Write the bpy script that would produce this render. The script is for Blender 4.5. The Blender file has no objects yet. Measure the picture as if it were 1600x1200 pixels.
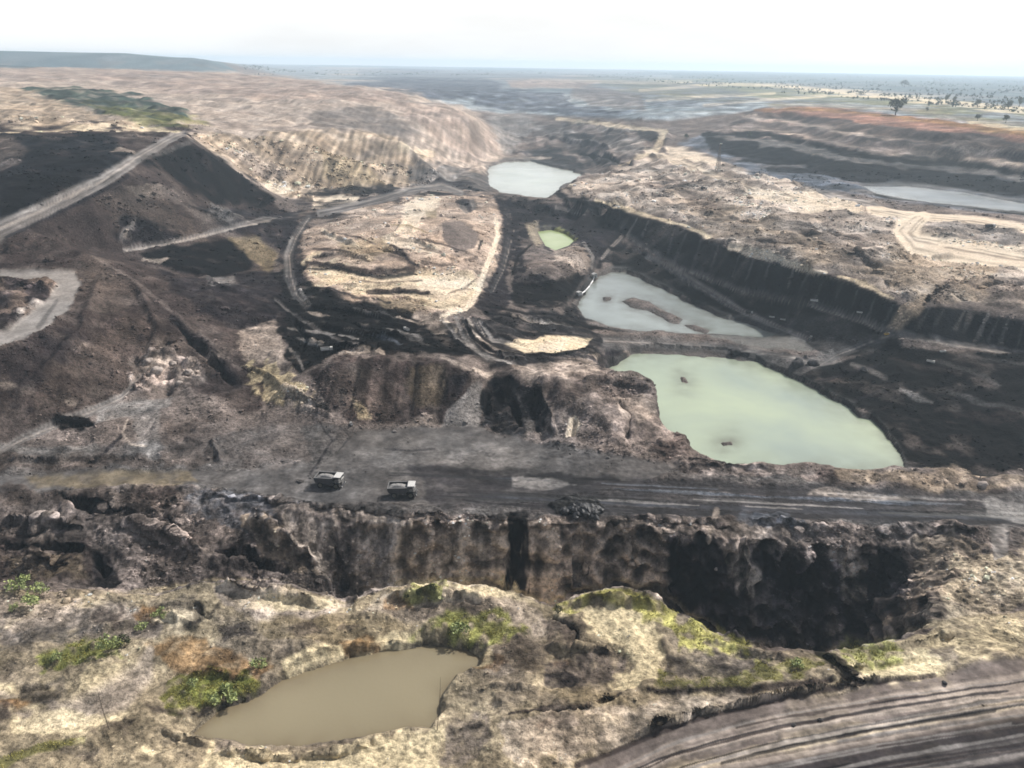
import bpy, bmesh, math, random
import numpy as np
from mathutils import Vector, Matrix
from mathutils.geometry import delaunay_2d_cdt

rng = np.random.default_rng(7)
random.seed(7)
SC = bpy.context.scene
COL = SC.collection
rad = math.radians

# ------------------------------------------------------------------ camera
CAMZ = 130.0            # camera height over the haul-truck bench (z = 0)
FPX = 1256.0            # focal length in photo pixels (1600 wide)
PITCH = math.atan(500.0 / FPX)
ROLL = rad(0.9)
cp, sp_ = math.cos(PITCH), math.sin(PITCH)
cr, sr = math.cos(ROLL), math.sin(ROLL)
FWD = np.array([0, cp, -sp_]); RGT0 = np.array([1., 0, 0]); UP0 = np.array([0, sp_, cp])
RGT = RGT0 * cr + UP0 * sr
UPV = -RGT0 * sr + UP0 * cr

def rays(u, v):
    a = (np.asarray(u, float) - 800) / FPX
    b = (600 - np.asarray(v, float)) / FPX
    return a[..., None] * RGT + b[..., None] * UPV + FWD

def at(u, v, z):
    """pixel + elevation -> ground position"""
    d = rays(u, v)
    t = (np.asarray(z, float) - CAMZ) / np.minimum(d[..., 2], -1e-4)
    return d[..., 0] * t, d[..., 1] * t

def at_dist(u, Y, z):
    """image column + forward distance + elevation -> ground position"""
    lo, hi = -400., 3000.
    for _ in range(60):
        m = .5 * (lo + hi)
        d = rays(u, m)
        zz = CAMZ + d[2] / d[1] * Y
        if zz > z: lo = m
        else: hi = m
    d = rays(u, lo)
    return d[0] / d[1] * Y, Y

cam_d = bpy.data.cameras.new("camera")
cam = bpy.data.objects.new("camera", cam_d); COL.objects.link(cam)
cam_d.sensor_width = 36; cam_d.sensor_fit = 'HORIZONTAL'
cam_d.lens = 36 * FPX / 1600
cam_d.clip_start = 1; cam_d.clip_end = 120000
M = Matrix(((RGT[0], UPV[0], -FWD[0], 0), (RGT[1], UPV[1], -FWD[1], 0), (RGT[2], UPV[2], -FWD[2], CAMZ), (0, 0, 0, 1)))
cam.matrix_world = M
SC.camera = cam

# ------------------------------------------------------------------ noise
def _tab(seed):
    r = np.random.default_rng(seed)
    p = r.permutation(512)
    a = r.random(512) * 2 * np.pi
    return np.concatenate([p, p]), np.cos(a).astype(np.float32), np.sin(a).astype(np.float32)
_tabs = {}
def pn(x, y, seed=0):
    if seed not in _tabs: _tabs[seed] = _tab(seed + 100)
    p, gc, gs = _tabs[seed]
    xf = np.floor(x); yf = np.floor(y)
    xi = xf.astype(np.int64) & 511; yi = yf.astype(np.int64) & 511
    fx = (x - xf).astype(np.float32); fy = (y - yf).astype(np.float32)
    x1 = (xi + 1) & 511; y1 = (yi + 1) & 511
    def g(ix, iy, dx, dy):
        h = p[p[ix] + iy]
        return gc[h] * dx + gs[h] * dy
    w = fx * fx * fx * (fx * (fx * 6 - 15) + 10); q = fy * fy * fy * (fy * (fy * 6 - 15) + 10)
    a = g(xi, yi, fx, fy); b = g(x1, yi, fx - 1, fy)
    c = g(xi, y1, fx, fy - 1); d = g(x1, y1, fx - 1, fy - 1)
    return ((a + (b - a) * w) * (1 - q) + (c + (d - c) * w) * q) * 1.5

def smooth(a, b, x):
    t = np.clip((x - a) / (b - a), 0, 1)
    return t * t * (3 - 2 * t)

def fbm(x, y, L, octv=6, gain=.5, seed=0, cell=None, ridged=False):
    out = np.zeros(np.shape(x), np.float32); amp = 1.; wl = L; tot = 0
    for o in range(octv):
        n = pn(x / wl + 13.7 * o, y / wl - 7.3 * o, seed + o)
        if ridged: n = 1 - 2 * np.abs(n)
        if cell is not None: n = n * smooth(1.6, 4.0, wl / cell)
        out += n * amp; tot += amp
        amp *= gain; wl *= .5
    return out / tot * 1.6

# ------------------------------------------------------------------ terrain skeleton: (u, v, z) break lines
LINES = [
 # foreground shelf
 [(-160,1200,2),(300,1200,1),(600,1200,1.5),(900,1200,3),(1300,1200,4),(1760,1200,4)],
 [(900,1192,3.5),(1100,1122,3.5),(1300,1082,3.5),(1600,1038,4),(1760,1016,4)],
 [(930,1174,4.2),(1100,1108,4.2),(1300,1068,4.2),(1450,1048,3.8),(1600,1024,4.3)],
 [(1010,1088,2.6),(1100,1091,2.6),(1200,1088,2.6),(1300,1072,2.6)],
 [(1010,1078,4.2),(1100,1078,4.6),(1200,1074,4.6),(1295,1060,4.0)],
 [(-160,1080,2),(0,1100,2),(150,1110,1),(250,1120,0.5)],
 [(260,1100,0.2),(330,1075,.6),(420,1050,1),(440,1035,1.5),(540,1010,1.5),(640,1000,1.5),(740,1020,1.0),(760,1045,1.2)],
 [(330,1150,.2),(420,1185,.5),(560,1185,.8),(680,1150,.6),(720,1110,1.5)],
 [(800,1120,2.8),(900,1090,2.6),(980,1080,3)],
 [(850,1030,2.5),(880,1060,1.8),(960,1075,2.2)],
 [(-160,1000,2.5),(0,1000,2),(100,990,2),(200,985,2),(300,975,3),(420,985,2.2),(540,975,2.4)],
 [(640,960,3.2),(760,965,3.4),(840,985,2.8),(920,980,4),(1000,985,4.5),(1080,1010,3.5),(1200,1035,2.8),(1290,1040,2.4)],
 # the rim over the trench
 [(-160,935,2),(-60,930,2),(60,925,2),(140,932,1.5),(200,938,2),(330,912,4.5),(430,913,4.2),(500,926,3),(552,944,1),(600,920,4),(680,906,5.5),(760,913,5.2),(830,932,4),(862,948,2.6),(900,930,5.4),(960,916,7.5),(1020,930,7.3),(1060,955,5.6),(1110,985,3.4),(1160,1008,2),(1220,1016,1.5),(1290,1022,.6),(1340,1010,.8),(1400,1000,0)],
 [(1450,985,0),(1520,955,0),(1600,915,0),(1760,880,0)],
 [(1350,1050,2.5),(1450,1030,2),(1520,1000,1.2),(1600,985,1.2),(1760,960,1.2)],
 [(1460,930,-1),(1500,900,-1),(1560,880,-.5),(1680,870,0)],
 # cliff top under the truck bench
 [(-160,850,-8),(-40,842,-8),(60,838,-8),(140,850,-9)],
 [(-160,800,-3),(0,795,-3),(100,805,-4),(200,830,-7),(240,850,-9)],
 [(250,775,-1),(330,800,-2.5),(420,806,-2),(480,806,-1),(560,812,-.8),(640,818,-.8),(760,818,-.8),(870,824,-.8),(960,820,-.8),(1040,832,-1.5),(1120,842,-2.5),(1250,854,-4),(1330,856,-4),(1400,850,-3),(1450,842,-2)],
 [(330,815,-4),(390,820,-3),(430,850,-7),(480,885,-12),(520,905,-16)],
 # truck bench
 [(-160,775,-1),(0,770,-1),(130,768,-.5),(300,764,0),(420,775,0),(520,786,.2),(650,800,.4),(760,804,.3),(850,806,.4),(1050,806,.4),(1300,815,.3),(1500,824,.3),(1760,832,.4)],
 [(-160,745,0),(0,745,0),(300,740,0),(500,735,0),(700,735,0),(900,748,0),(1100,764,0),(1300,780,0),(1600,800,0),(1760,808,0)],
 [(0,705,1),(120,690,1.5),(260,680,2),(330,665,2)],
 [(900,700,3),(980,710,3),(1050,722,2)],
 [(1058,738,1),(1160,738,.6),(1300,756,.8),(1450,764,.8),(1600,774,.6),(1760,780,.6)],
 # berm on the lake side of the road
 [(1062,727,2.4),(1140,728,2.0),(1200,726,2.4),(1260,725,2.6),(1300,733,3),(1350,734,2.4),(1400,732,2.6),(1450,737,4),(1485,733,4.6),(1520,750,2.6),(1540,755,2.2),(1570,743,4),(1620,742,4.5),(1760,750,4.5)],
 # mound between bench and lake
 [(745,668,0),(850,690,.5),(900,690,1),(960,705,2)],
 [(770,600,9),(800,585,13),(850,588,14),(900,585,13),(940,574,11),(1000,584,11),(1050,608,9),(1080,640,5.5),(1091,662,3.4),(1074,690,2),(1072,712,2)],
 [(880,630,10),(950,640,9),(1010,650,6),(1040,680,3)],
 [(770,620,4),(800,650,1.5),(840,660,1.5),(850,640,5)],
 # brown wall behind the bench
 [(340,655,2),(440,664,.4),(500,665,.2),(560,667,.2),(650,666,.2),(745,668,.2)],
 [(440,600,5),(480,585,10),(520,572,14),(600,562,16),(690,566,16),(740,585,13),(752,602,9)],
 [(520,610,8),(600,600,9),(680,605,8)],
 [(440,560,8),(470,545,9),(540,545,11),(640,550,14),(720,560,13),(780,560,11)],
 # coal benches and roads in the middle
 [(455,470,6),(500,490,7),(560,500,8),(640,520,9),(690,520,9)],
 [(690,490,9),(720,520,9),(780,555,10),(850,575,10)],
 [(760,500,3),(820,520,3),(880,535,0),(930,545,-5),(968,560,-9)],
 [(800,560,9),(880,562,5),(940,565,0)],
 [(475,400,6),(480,360,4),(560,325,3),(650,302,2),(750,306,2),(780,340,2),(777,400,4),(748,470,6),(690,488,9),(560,470,9),(480,435,7)],
 [(484,410,8),(520,413,10.6),(580,423,11),(650,419,11)],
 [(484,417,6),(520,423,7.2),(580,434,7.4),(650,429,7.6)],
 [(570,455,9),(620,451,10),(680,457,9.4)],
 [(570,462,6.4),(620,461,6.6),(680,465,6.6)],
 [(540,395,10),(600,350,14),(690,340,17),(735,380,13),(690,410,12)],
 [(800,330,0),(860,335,-2),(940,350,-2)],
 [(800,440,0),(790,400,1),(830,370,-3),(880,372,-4)],
 [(840,430,3),(880,400,3),(915,395,3),(920,420,1)],
 [(780,470,2),(870,478,-3),(905,470,-8)],
 [(955,395,-3),(930,425,-7),(905,465,-10)],
 # causeway between the two lakes
 [(900,500,-10),(930,522,-11),(1000,532,-11),(1100,540,-11.4),(1200,550,-11),(1270,566,-10.5),(1320,590,-10.5)],
 # bench roads under the high wall
 [(985,392,-1),(1015,403,0),(1090,445,-3),(1160,487,-6.5),(1260,530,-8.5),(1300,552,-9)],
 [(1060,430,0),(1160,468,-1),(1280,505,-1),(1350,535,-3),(1420,560,-4)],
 [(940,352,-1),(975,370,1.5),(1060,415,2),(1150,450,3),(1270,475,4.6),(1340,497,4.6),(1400,518,4.6),(1500,535,3),(1600,548,2),(1760,572,2)],
 [(860,318,8),(930,320,14),(985,333,16),(1060,353,18),(1130,386,20),(1200,409,22),(1270,426,22),(1330,441,21),(1390,470,17),(1425,481,16),(1500,479,17),(1600,499,16),(1760,530,15)],
 # coal slope right of the green lake
 [(1300,600,-11),(1400,615,-10),(1500,600,-6),(1600,595,-3),(1760,600,-2)],
 [(1430,660,-13),(1520,660,-11),(1620,660,-9),(1760,660,-8)],
 [(1450,720,-14.5),(1540,722,-15),(1640,715,-14),(1760,715,-12)],
 # broken ground over the high wall
 [(930,290,10),(1000,305,15),(1060,312,18),(1200,345,22),(1300,382,23),(1450,432,22),(1600,462,20),(1760,490,20)],
 [(1030,250,18),(1180,300,22),(1340,332,23.5),(1400,350,24),(1500,345,24),(1600,352,24),(1760,372,24)],
 [(1060,232,18),(1120,262,20),(1250,290,20),(1330,312,21),(1450,330,20.5),(1560,336,20.5),(1700,352,20.5)],
 # terraces of the far right pit
 [(1060,240,19),(1120,240,20),(1250,262,19.5),(1350,284,20),(1450,287,20),(1600,307,20),(1760,330,20)],
 [(1100,212,32),(1250,235,32),(1350,258,31),(1450,266,31),(1600,283,31),(1760,306,31)],
 [(1150,214,32),(1195,217,32),(1250,226,32),(1350,249,32),(1450,257,32),(1600,274,32),(1760,297,32)],
 [(1150,204,39),(1195,207,39),(1250,216,39),(1350,239,39),(1450,247,39),(1600,264,39),(1760,287,39)],
 [(1150,199,39.5),(1195,201,39.5),(1250,209,39.5),(1350,231,39.5),(1450,240,39.5),(1600,257,39.5),(1760,280,39.5)],
 [(1160,187,48),(1195,189,48),(1250,197,48),(1350,217,48),(1450,227,48),(1600,245,48),(1760,268,48)],
 [(1160,182,48.5),(1195,184,48.5),(1250,191,48.5),(1350,211,48.5),(1450,222,48.5),(1600,239,48.5),(1760,262,48.5)],
 [(1175,176,58),(1250,178,59),(1350,192,59),(1450,207,59),(1600,225,59),(1760,249,59)],
 [(1180,174,61),(1240,171,63.5),(1300,174,64),(1400,184,64.5),(1500,197,65),(1600,209,65),(1760,232,65)],
 [(1000,178,48),(1100,170,55),(1180,165,61)],
 # floor and slopes round the far lake
 [(740,300,-4),(700,290,-4),(640,296,-3),(560,304,-2),(480,312,0)],
 [(700,278,-8),(730,262,-11),(765,250,-12),(800,243,-12),(860,248,-12)],
 [(930,270,-4),(1000,262,6),(1030,240,16),(960,215,18),(880,205,12),(820,215,0)],
 [(860,190,22),(950,190,30),(1050,200,30)],
 [(740,182,24),(800,178,26),(880,185,28),(1000,190,38)],
 [(730,150,52),(800,146,56),(880,150,56),(1000,160,54)],
 # tan dump and pink dumps
 [(310,212,56),(400,213,49),(500,206,49),(560,208,46),(620,218,40),(650,245,22),(670,262,4)],
 [(440,300,0),(480,311,0),(560,300,-1),(640,288,-3)],
 [(480,178,60),(560,150,76),(640,150,71),(700,166,60),(750,190,40),(780,215,15),(778,243,-11)],
 [(360,190,58),(480,200,52),(560,190,50),(620,195,45)],
 [(330,150,74),(420,150,76),(500,140,80)],
 [(-160,112,98),(0,110,100),(100,106,104),(200,110,100),(350,115,95),(480,130,84),(560,140,80)],
 [(-160,150,78),(40,140,79),(180,168,67),(280,200,60)],
 [(-160,185,73),(0,185,72),(130,195,66),(200,200,63)],
 # big spoil heap on the left
 [(-160,206,74),(0,206,72),(100,204,71),(200,206,69),(285,209,66)],
 [(-160,425,30),(-60,385,34),(0,360,38),(80,325,44),(160,285,52),(220,245,59),(285,211,65)],
 [(-160,300,52),(0,300,52),(100,270,57),(170,250,60)],
 [(200,278,52),(250,290,42),(300,330,30),(350,370,14),(420,410,2.5)],
 [(150,330,40),(190,375,22),(210,395,14),(330,436,4),(410,420,3)],
 [(285,214,64.5),(320,240,52),(370,272,30),(430,312,2)],
 [(260,280,44),(320,336,15),(380,330,5),(420,340,2)],
 [(-160,440,29),(0,424,29),(110,420,30),(140,399,33)],
 [(140,400,33.5),(200,430,28),(260,480,20),(320,530,12),(370,575,6),(420,610,3)],
 [(-160,600,23),(-80,570,24),(0,545,25),(60,520,26),(110,480,27),(128,450,28),(122,425,29)],
 [(-160,720,1),(30,690,1.5),(140,645,2.5),(230,592,4),(330,585,4.5),(380,610,3)],
 [(180,405,13),(260,420,7),(300,440,6)],
 [(330,440,8),(400,450,9),(440,455,7)],
 [(380,520,8),(440,530,7),(430,500,8)],
 [(450,400,3),(440,430,4),(455,460,6)],
 [(430,340,1),(470,330,1),(520,322,0)],
]
# points given by image column, forward distance and elevation (mostly the sides nobody sees)
DEEP = [
 # trench behind the rim
 [(560,189,-30),(650,188,-40),(760,188,-42),(860,187,-42),(960,186,-42),(1060,182,-42),(1160,177,-42),(1260,177,-40),(1320,184,-34)],
 [(540,198,-24),(600,198,-34),(700,198,-38),(800,198,-40),(900,198,-40),(1000,197,-42),(1100,193,-42),(1200,189,-42),(1300,191,-38),(1350,197,-26)],
 [(-100,193,-12),(100,193,-13),(250,192,-15),(400,192,-18),(500,193,-22)],
 [(1370,196,-16),(1420,200,-6)],
 # behind berm and mound: down to the lake
 [(1090,270,-13),(1200,272,-14),(1300,272,-14),(1400,272,-14),(1480,270,-14),(1600,266,-14),(1760,262,-13)],
 [(1010,325,-11),(1060,318,-13),(1085,300,-12)],
 # behind left plateau
 [(-160,740,62),(0,730,62),(100,740,61),(200,760,60)],
 # mesa
 [(-400,3700,80),(0,3650,78),(200,3650,78),(330,3700,76),(420,3750,66)],
 [(-400,3950,154),(0,3900,154),(190,3900,152),(235,3900,136),(300,3920,134),(325,3920,124),(350,3920,96),(385,3950,70)],
 [(-400,4900,154),(0,4900,152),(220,4900,134),(320,4900,130)],
 [(-400,5600,66),(0,5600,66),(300,5600,66),(500,5600,64)],
 [(400,2600,72),(600,2600,64),(800,2900,60),(1000,2600,58),(1200,2300,62),(1600,1800,65),(1900,1500,66)],
 [(600,2150,66),(700,2100,62)],
]

NT, NR = 1100, 1560
TH = np.linspace(-rad(49), rad(49), NT)
R0, R1 = 84.0, 17000.0
# row spacing: dense where the picture shows much, sparse beyond
_rr = np.geomspace(R0, R1, 6000)
_w = 1.0 / (1 + np.exp((np.log(_rr) - np.log(2600)) / .35)) * 1.0 + .16
_w *= np.where(_rr < 150, 1.15, 1) * np.where((_rr > 190) & (_rr < 262), 3.2, 1) * np.where((_rr > 3300) & (_rr < 4300), 2.5, 1)
_c = np.cumsum(_w); _c = (_c - _c[0]) / (_c[-1] - _c[0])
RR = np.interp(np.linspace(0, 1, NR), _c, _rr)
SS = np.log(RR)
TG, RG = np.meshgrid(TH, RR)
X = RG * np.sin(TG); Y = RG * np.cos(TG)
CELL = np.maximum(np.gradient(RR)[:, None] * np.ones_like(TG), RG * (TH[1] - TH[0])).astype(np.float32)
PHI = np.arctan(CAMZ / RG)
PHR = np.arctan(CAMZ / RR)

def build_skeleton():
    px, py, pz = [], [], []
    for ln in LINES:
        for (a, b) in zip(ln[:-1], ln[1:]):
            n = max(1, int(math.hypot(a[0] - b[0], a[1] - b[1]) / 9))
            for k in range(n + 1):
                t = k / n
                u, v, z = [a[i] + (b[i] - a[i]) * t for i in range(3)]
                x, y = at(u, v, z)
                px.append(float(x)); py.append(float(y)); pz.append(z)
    for ln in DEEP:
        for (a, b) in zip(ln[:-1], ln[1:]):
            n = max(1, int(abs(a[0] - b[0]) / 14))
            for k in range(n + 1):
                t = k / n
                u, Yd, z = [a[i] + (b[i] - a[i]) * t for i in range(3)]
                x, y = at_dist(u, Yd, z)
                px.append(float(x)); py.append(float(y)); pz.append(z)
    px, py, pz = map(np.array, (px, py, pz))
    th = np.arctan2(px, py); s = np.log(np.hypot(px, py))
    ok = np.hypot(px, py) < 20000
    th, s, pz = th[ok], s[ok], pz[ok]
    # surroundings
    et, es, ez = [], [], []
    for t in np.linspace(-rad(60), rad(60), 25):
        et += [t, t, t, t]; es += [math.log(70), math.log(7500), math.log(12000), math.log(20000)]; ez += [2, 63, 62, 60]
    for sx in np.linspace(math.log(70), math.log(50000), 14):
        r = math.exp(sx)
        zl = np.interp(r, [70, 250, 330, 500, 700, 1500, 4000, 6000], [2, 0, 20, 50, 70, 90, 120, 64])
        zr = np.interp(r, [70, 240, 290, 370, 420, 900, 1000, 1100], [3, 0, -10, 2, 18, 22, 60, 65])
        et += [-rad(60), rad(60)]; es += [sx, sx]; ez += [zl, zr]
    th = np.concatenate([th, et]); s = np.concatenate([s, es]); z = np.concatenate([pz, ez])
    # drop near-duplicate points
    key = np.round(np.stack([th, s], 1) / .0012).astype(int)
    _, idx = np.unique(key, axis=0, return_index=True)
    th, s, z = th[idx], s[idx], z[idx]
    res = delaunay_2d_cdt([Vector((a, b)) for a, b in zip(th, s)], [], [], 0, 1e-7)
    vs, tris, orig = res[0], res[2], res[3]
    vz = np.array([np.mean(z[o]) if len(o) else 0 for o in orig])
    vt = np.array([v[0] for v in vs]); vsx = np.array([v[1] for v in vs])
    H = np.full((NR, NT), np.nan)
    dth = TH[1] - TH[0]
    for f in tris:
        a, b, c = f
        t3 = vt[[a, b, c]]; s3 = vsx[[a, b, c]]
        j0 = max(0, int(math.ceil((t3.min() - TH[0]) / dth))); j1 = min(NT - 1, int(math.floor((t3.max() - TH[0]) / dth)))
        i0 = np.searchsorted(SS, s3.min()); i1 = np.searchsorted(SS, s3.max(), side='right') - 1
        if j1 < j0 or i1 < i0: continue
        tt, ss = np.meshgrid(TH[j0:j1 + 1], SS[i0:i1 + 1])
        den = (s3[1] - s3[2]) * (t3[0] - t3[2]) + (t3[2] - t3[1]) * (s3[0] - s3[2])
        if abs(den) < 1e-14: continue
        w0 = ((s3[1] - s3[2]) * (tt - t3[2]) + (t3[2] - t3[1]) * (ss - s3[2])) / den
        w1 = ((s3[2] - s3[0]) * (tt - t3[2]) + (t3[0] - t3[2]) * (ss - s3[2])) / den
        w2 = 1 - w0 - w1
        m = (w0 > -1e-6) & (w1 > -1e-6) & (w2 > -1e-6)
        sub = H[i0:i1 + 1, j0:j1 + 1]
        sub[m] = (w0 * vz[a] + w1 * vz[b] + w2 * vz[c])[m]
    bad = np.isnan(H)
    if bad.any(): H[bad] = 2.0
    return H

def blur(A, n=1):
    for _ in range(n):
        P = np.pad(A, 1, mode='edge')
        A = (P[:-2, 1:-1] + 2 * P[1:-1, 1:-1] + P[2:, 1:-1]) / 4
        P = np.pad(A, 1, mode='edge')
        A = (P[1:-1, :-2] + 2 * P[1:-1, 1:-1] + P[1:-1, 2:]) / 4
    return A

H = blur(build_skeleton(), 5)

# ------------------------------------------------------------------ helpers on the height sheet
def hit(us, vs, HH=None):
    """first ground point met by the sight line of each pixel: (theta, r)"""
    HH = H if HH is None else HH
    us = np.atleast_1d(np.asarray(us, float)); vs = np.atleast_1d(np.asarray(vs, float))
    d = rays(us, vs)
    th = np.arctan2(d[:, 0], d[:, 1]); sl = d[:, 2] / np.hypot(d[:, 0], d[:, 1])
    fj = np.clip((th - TH[0]) / (TH[1] - TH[0]), 0, NT - 1.001)
    out = np.empty(len(us))
    for k in range(len(us)):
        j = int(fj[k]); t = fj[k] - j
        prof = HH[:, j] * (1 - t) + HH[:, j + 1] * t
        diff = prof - (CAMZ + sl[k] * RR)
        w = np.nonzero(diff[1:] > 0)[0]
        if len(w) == 0: out[k] = 26000.; continue
        i = w[0]
        if diff[i] > 0: out[k] = RR[i]; continue
        q = diff[i] / (diff[i] - diff[i + 1])
        out[k] = RR[i] + (RR[i + 1] - RR[i]) * q
    return th, out

def height(x, y):
    th = math.atan2(x, y); r = math.hypot(x, y)
    fj = min(max((th - TH[0]) / (TH[1] - TH[0]), 0), NT - 1.001); j = int(fj); t = fj - j
    i = min(max(int(np.searchsorted(RR, r)) - 1, 0), NR - 2); q = (r - RR[i]) / (RR[i + 1] - RR[i])
    a = HF[i, j] * (1 - t) + HF[i, j + 1] * t; b = HF[i + 1, j] * (1 - t) + HF[i + 1, j + 1] * t
    return float(a * (1 - q) + b * q)

def ground(u, v):
    th, r = hit([u], [v], HF)
    x, y = float(r[0] * math.sin(th[0])), float(r[0] * math.cos(th[0]))
    return x, y, height(x, y)

def sd_poly(pt, pp, tq, pq):
    """signed distance (inside < 0) of points to a closed outline"""
    n = len(pt); best = np.full(tq.shape, 1e9, np.float32); ins = np.zeros(tq.shape, bool)
    for k in range(n):
        ax, ay = pt[k], pp[k]; bx, by = pt[(k + 1) % n], pp[(k + 1) % n]
        ex, ey = bx - ax, by - ay
        L2 = ex * ex + ey * ey + 1e-18
        t = np.clip(((tq - ax) * ex + (pq - ay) * ey) / L2, 0, 1)
        dx = tq - ax - t * ex; dy = pq - ay - t * ey
        best = np.minimum(best, dx * dx + dy * dy)
        c = ((ay > pq) != (by > pq)) & (tq < ex * (pq - ay) / (ey + (1e-18 if ey == 0 else 0)) + ax)
        ins ^= c
    d = np.sqrt(best)
    return np.where(ins, -d, d)

def window(pt, pp, pad):
    j0 = max(0, np.searchsorted(TH, min(pt) - pad)); j1 = min(NT, np.searchsorted(TH, max(pt) + pad))
    ph0, ph1 = max(pp) + pad, min(pp) - pad
    i0 = max(0, int(np.searchsorted(-PHR, -ph0))); i1 = min(NR, int(np.searchsorted(-PHR, -ph1)))
    return slice(i0, i1), slice(j0, j1)

# ------------------------------------------------------------------ water levels carved into the sheet
# name, level, outline in photo pixels, description
WATER = [
 ("green_lake", -15.0, [(930,592),(968,566),(985,553),(1010,549),(1060,547),(1110,551),(1160,561),(1210,577),(1255,597),(1300,622),(1332,642),(1345,652),(1362,654),(1382,674),(1398,695),(1408,712),(1414,728),(1416,738),(1250,740),(1080,740),(1040,725),(1030,680)]),
 ("grey_lake", -13.0, [(900,482),(908,468),(920,446),(938,431),(955,425),(978,426),(1010,440),(1050,459),(1090,479),(1130,496),(1180,510),(1225,524),(1205,531),(1160,531),(1110,527),(1060,525),(1000,521),(950,515),(915,502)]),
 ("far_lake", -15.0, [(762,262),(790,252),(830,252),(870,262),(905,270),(925,278),(900,284),(880,290),(868,303),(852,314),(820,309),(780,302),(762,290)]),
 ("pale_pool", 18.4, [(1345,291),(1420,291),(1500,300),(1600,318),(1700,335),(1640,336),(1560,329),(1450,318),(1370,304)]),
 ("muddy_pond", -0.6, [(300,1148),(340,1112),(400,1092),(440,1062),(520,1034),(600,1016),(660,1010),(720,1013),(752,1028),(748,1045),(712,1062),(690,1090),(688,1118),(672,1142),(630,1142),(560,1158),(470,1172),(390,1170),(340,1160)]),
 ("algae_pool", -4.6, [(838,362),(862,359),(885,366),(898,376),(888,388),(868,396),(852,388),(846,376)]),
]
ISLANDS = [  # lake, outline
 ("grey_lake", [(972,471),(990,466),(1015,472),(1030,483),(1050,490),(1066,499),(1062,507),(1046,505),(1034,495),(1012,486),(985,480)]),
 ("grey_lake", [(1070,508),(1085,508),(1108,517),(1104,522),(1085,516)]),
 ("grey_lake", [(942,465),(956,464),(954,469),(944,470)]),
 ("green_lake", [(1062,588),(1071,590),(1074,598),(1066,597)]),
 ("green_lake", [(1126,692),(1142,691),(1145,695),(1130,697)]),
]
def to_tp(px, z=None, front=False):
    us = np.array([p[0] for p in px], float); vs = np.array([p[1] for p in px], float)
    if z is not None:
        x, y = at(us, vs, z); return np.arctan2(x, y), np.arctan(CAMZ / np.hypot(x, y))
    th, r = hit(us, vs)
    if front:
        for dv in (3, 6, 9, 12):
            _, r2 = hit(us, vs + dv)
            r = np.where(r > r2 * 1.045, r2, r)
    return th, np.arctan(CAMZ / r)

SHORE = np.zeros((NR, NT), np.float32)          # 1 near water
WSD = {}
for nm, zw, px in WATER:
    pt, pp = to_tp(px, zw)
    wi = window(pt, pp, .05)
    sd = sd_poly(pt, pp, TG[wi], PHI[wi])
    Lx = (pt.max() - pt.min()) * np.mean(CAMZ / np.tan(pp)) * .12
    sd = sd + fbm(X[wi], Y[wi], Lx, 5, .55, 40, CELL[wi]) * min(np.ptp(pp), np.ptp(pt)) * .03
    for n2, ip in ISLANDS:
        if n2 != nm: continue
        it, ipp = to_tp(ip, zw)
        si = sd_poly(it, ipp, TG[wi], PHI[wi])
        si = si + fbm(X[wi], Y[wi], 12, 4, .6, 47, CELL[wi]) * .0012
        isl = si < 0.0004
        H[wi] = np.where(isl, np.minimum(H[wi], zw + .25 + np.minimum(-si * 260, .9)), H[wi])
        sd = np.maximum(sd, -si)
    k = 160 if zw < -1 else 70
    hh = H[wi]
    lim_in = zw - .15 + np.maximum(sd * k * 2, -3)
    lim_out = zw + .12 + np.maximum(sd, 0) * k
    band = smooth(.0, .012 if nm in ('green_lake', 'muddy_pond') else .025, sd)
    H[wi] = np.where(sd < 0, np.minimum(hh, lim_in), np.maximum(hh * band + np.minimum(hh, lim_out + (.7 if zw > -1 else 2)) * (1 - band), lim_out * (1 - band) + hh * band))
    if nm in ("grey_lake", "green_lake"):
        pass
    SHORE[wi] = np.maximum(SHORE[wi], 1 - smooth(.0, .006, sd)); WSD[nm] = (wi, sd)

# ------------------------------------------------------------------ what the ground is made of
def lin(h):
    h = h.lstrip('#'); c = np.array([int(h[i:i + 2], 16) / 255 for i in (0, 2, 4)])
    return np.where(c <= .04045, c / 12.92, ((c + .055) / 1.055) ** 2.4).astype(np.float32)
PAL = dict(coal='19191c', black='0f1013', seam='23272d', cream='e8d8b2', dark='38353a', grey='6b6866', ash='8b8783', brown='665b54', umber='524845',
           drab='7d736d', dust='aa9e92', tan='a2927f', mound='ae9c8c', khaki='8f8166', sand='d2c2a6', pale='dfd0ba', white='f0ece2', red='9c7868', rust='95724a',
           pink='a6998d', rose='9a8a80', silt='5d5950', olive='808044', grass='939852', lime='b1ad60', beige='a0937b', straw='c6b795', hazy_field='8a9296', hazy_wood='66787e', blue='676e78', grove='43554c')  # bluish distance haze is put into the far plain tones
for k_ in PAL: PAL[k_] = lin(PAL[k_])
ALB = 1.42; TONE = np.array((1.0, .985, .985), np.float32)
CC = np.empty((NR, NT, 3), np.float32); CC[:] = PAL['drab']
A1 = np.full((NR, NT), .9, np.float32)      # lumps of a few metres
A2 = np.full((NR, NT), .0, np.float32)      # mounds of tens of metres
MT = np.full((NR, NT), .35, np.float32)     # blotchiness
WT = np.zeros((NR, NT), np.float32)         # wetness
ST = np.zeros((NR, NT), np.float32)         # down-slope streaks
CL = np.zeros((NR, NT), np.uint8)           # 0 terrain, 1 haul road, 2 hills
_zi = [0]
GM = np.zeros((NR, NT), np.float32)        # where grass grows
GREEN = {'grass': .9, 'lime': .8, 'olive': .6}
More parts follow.
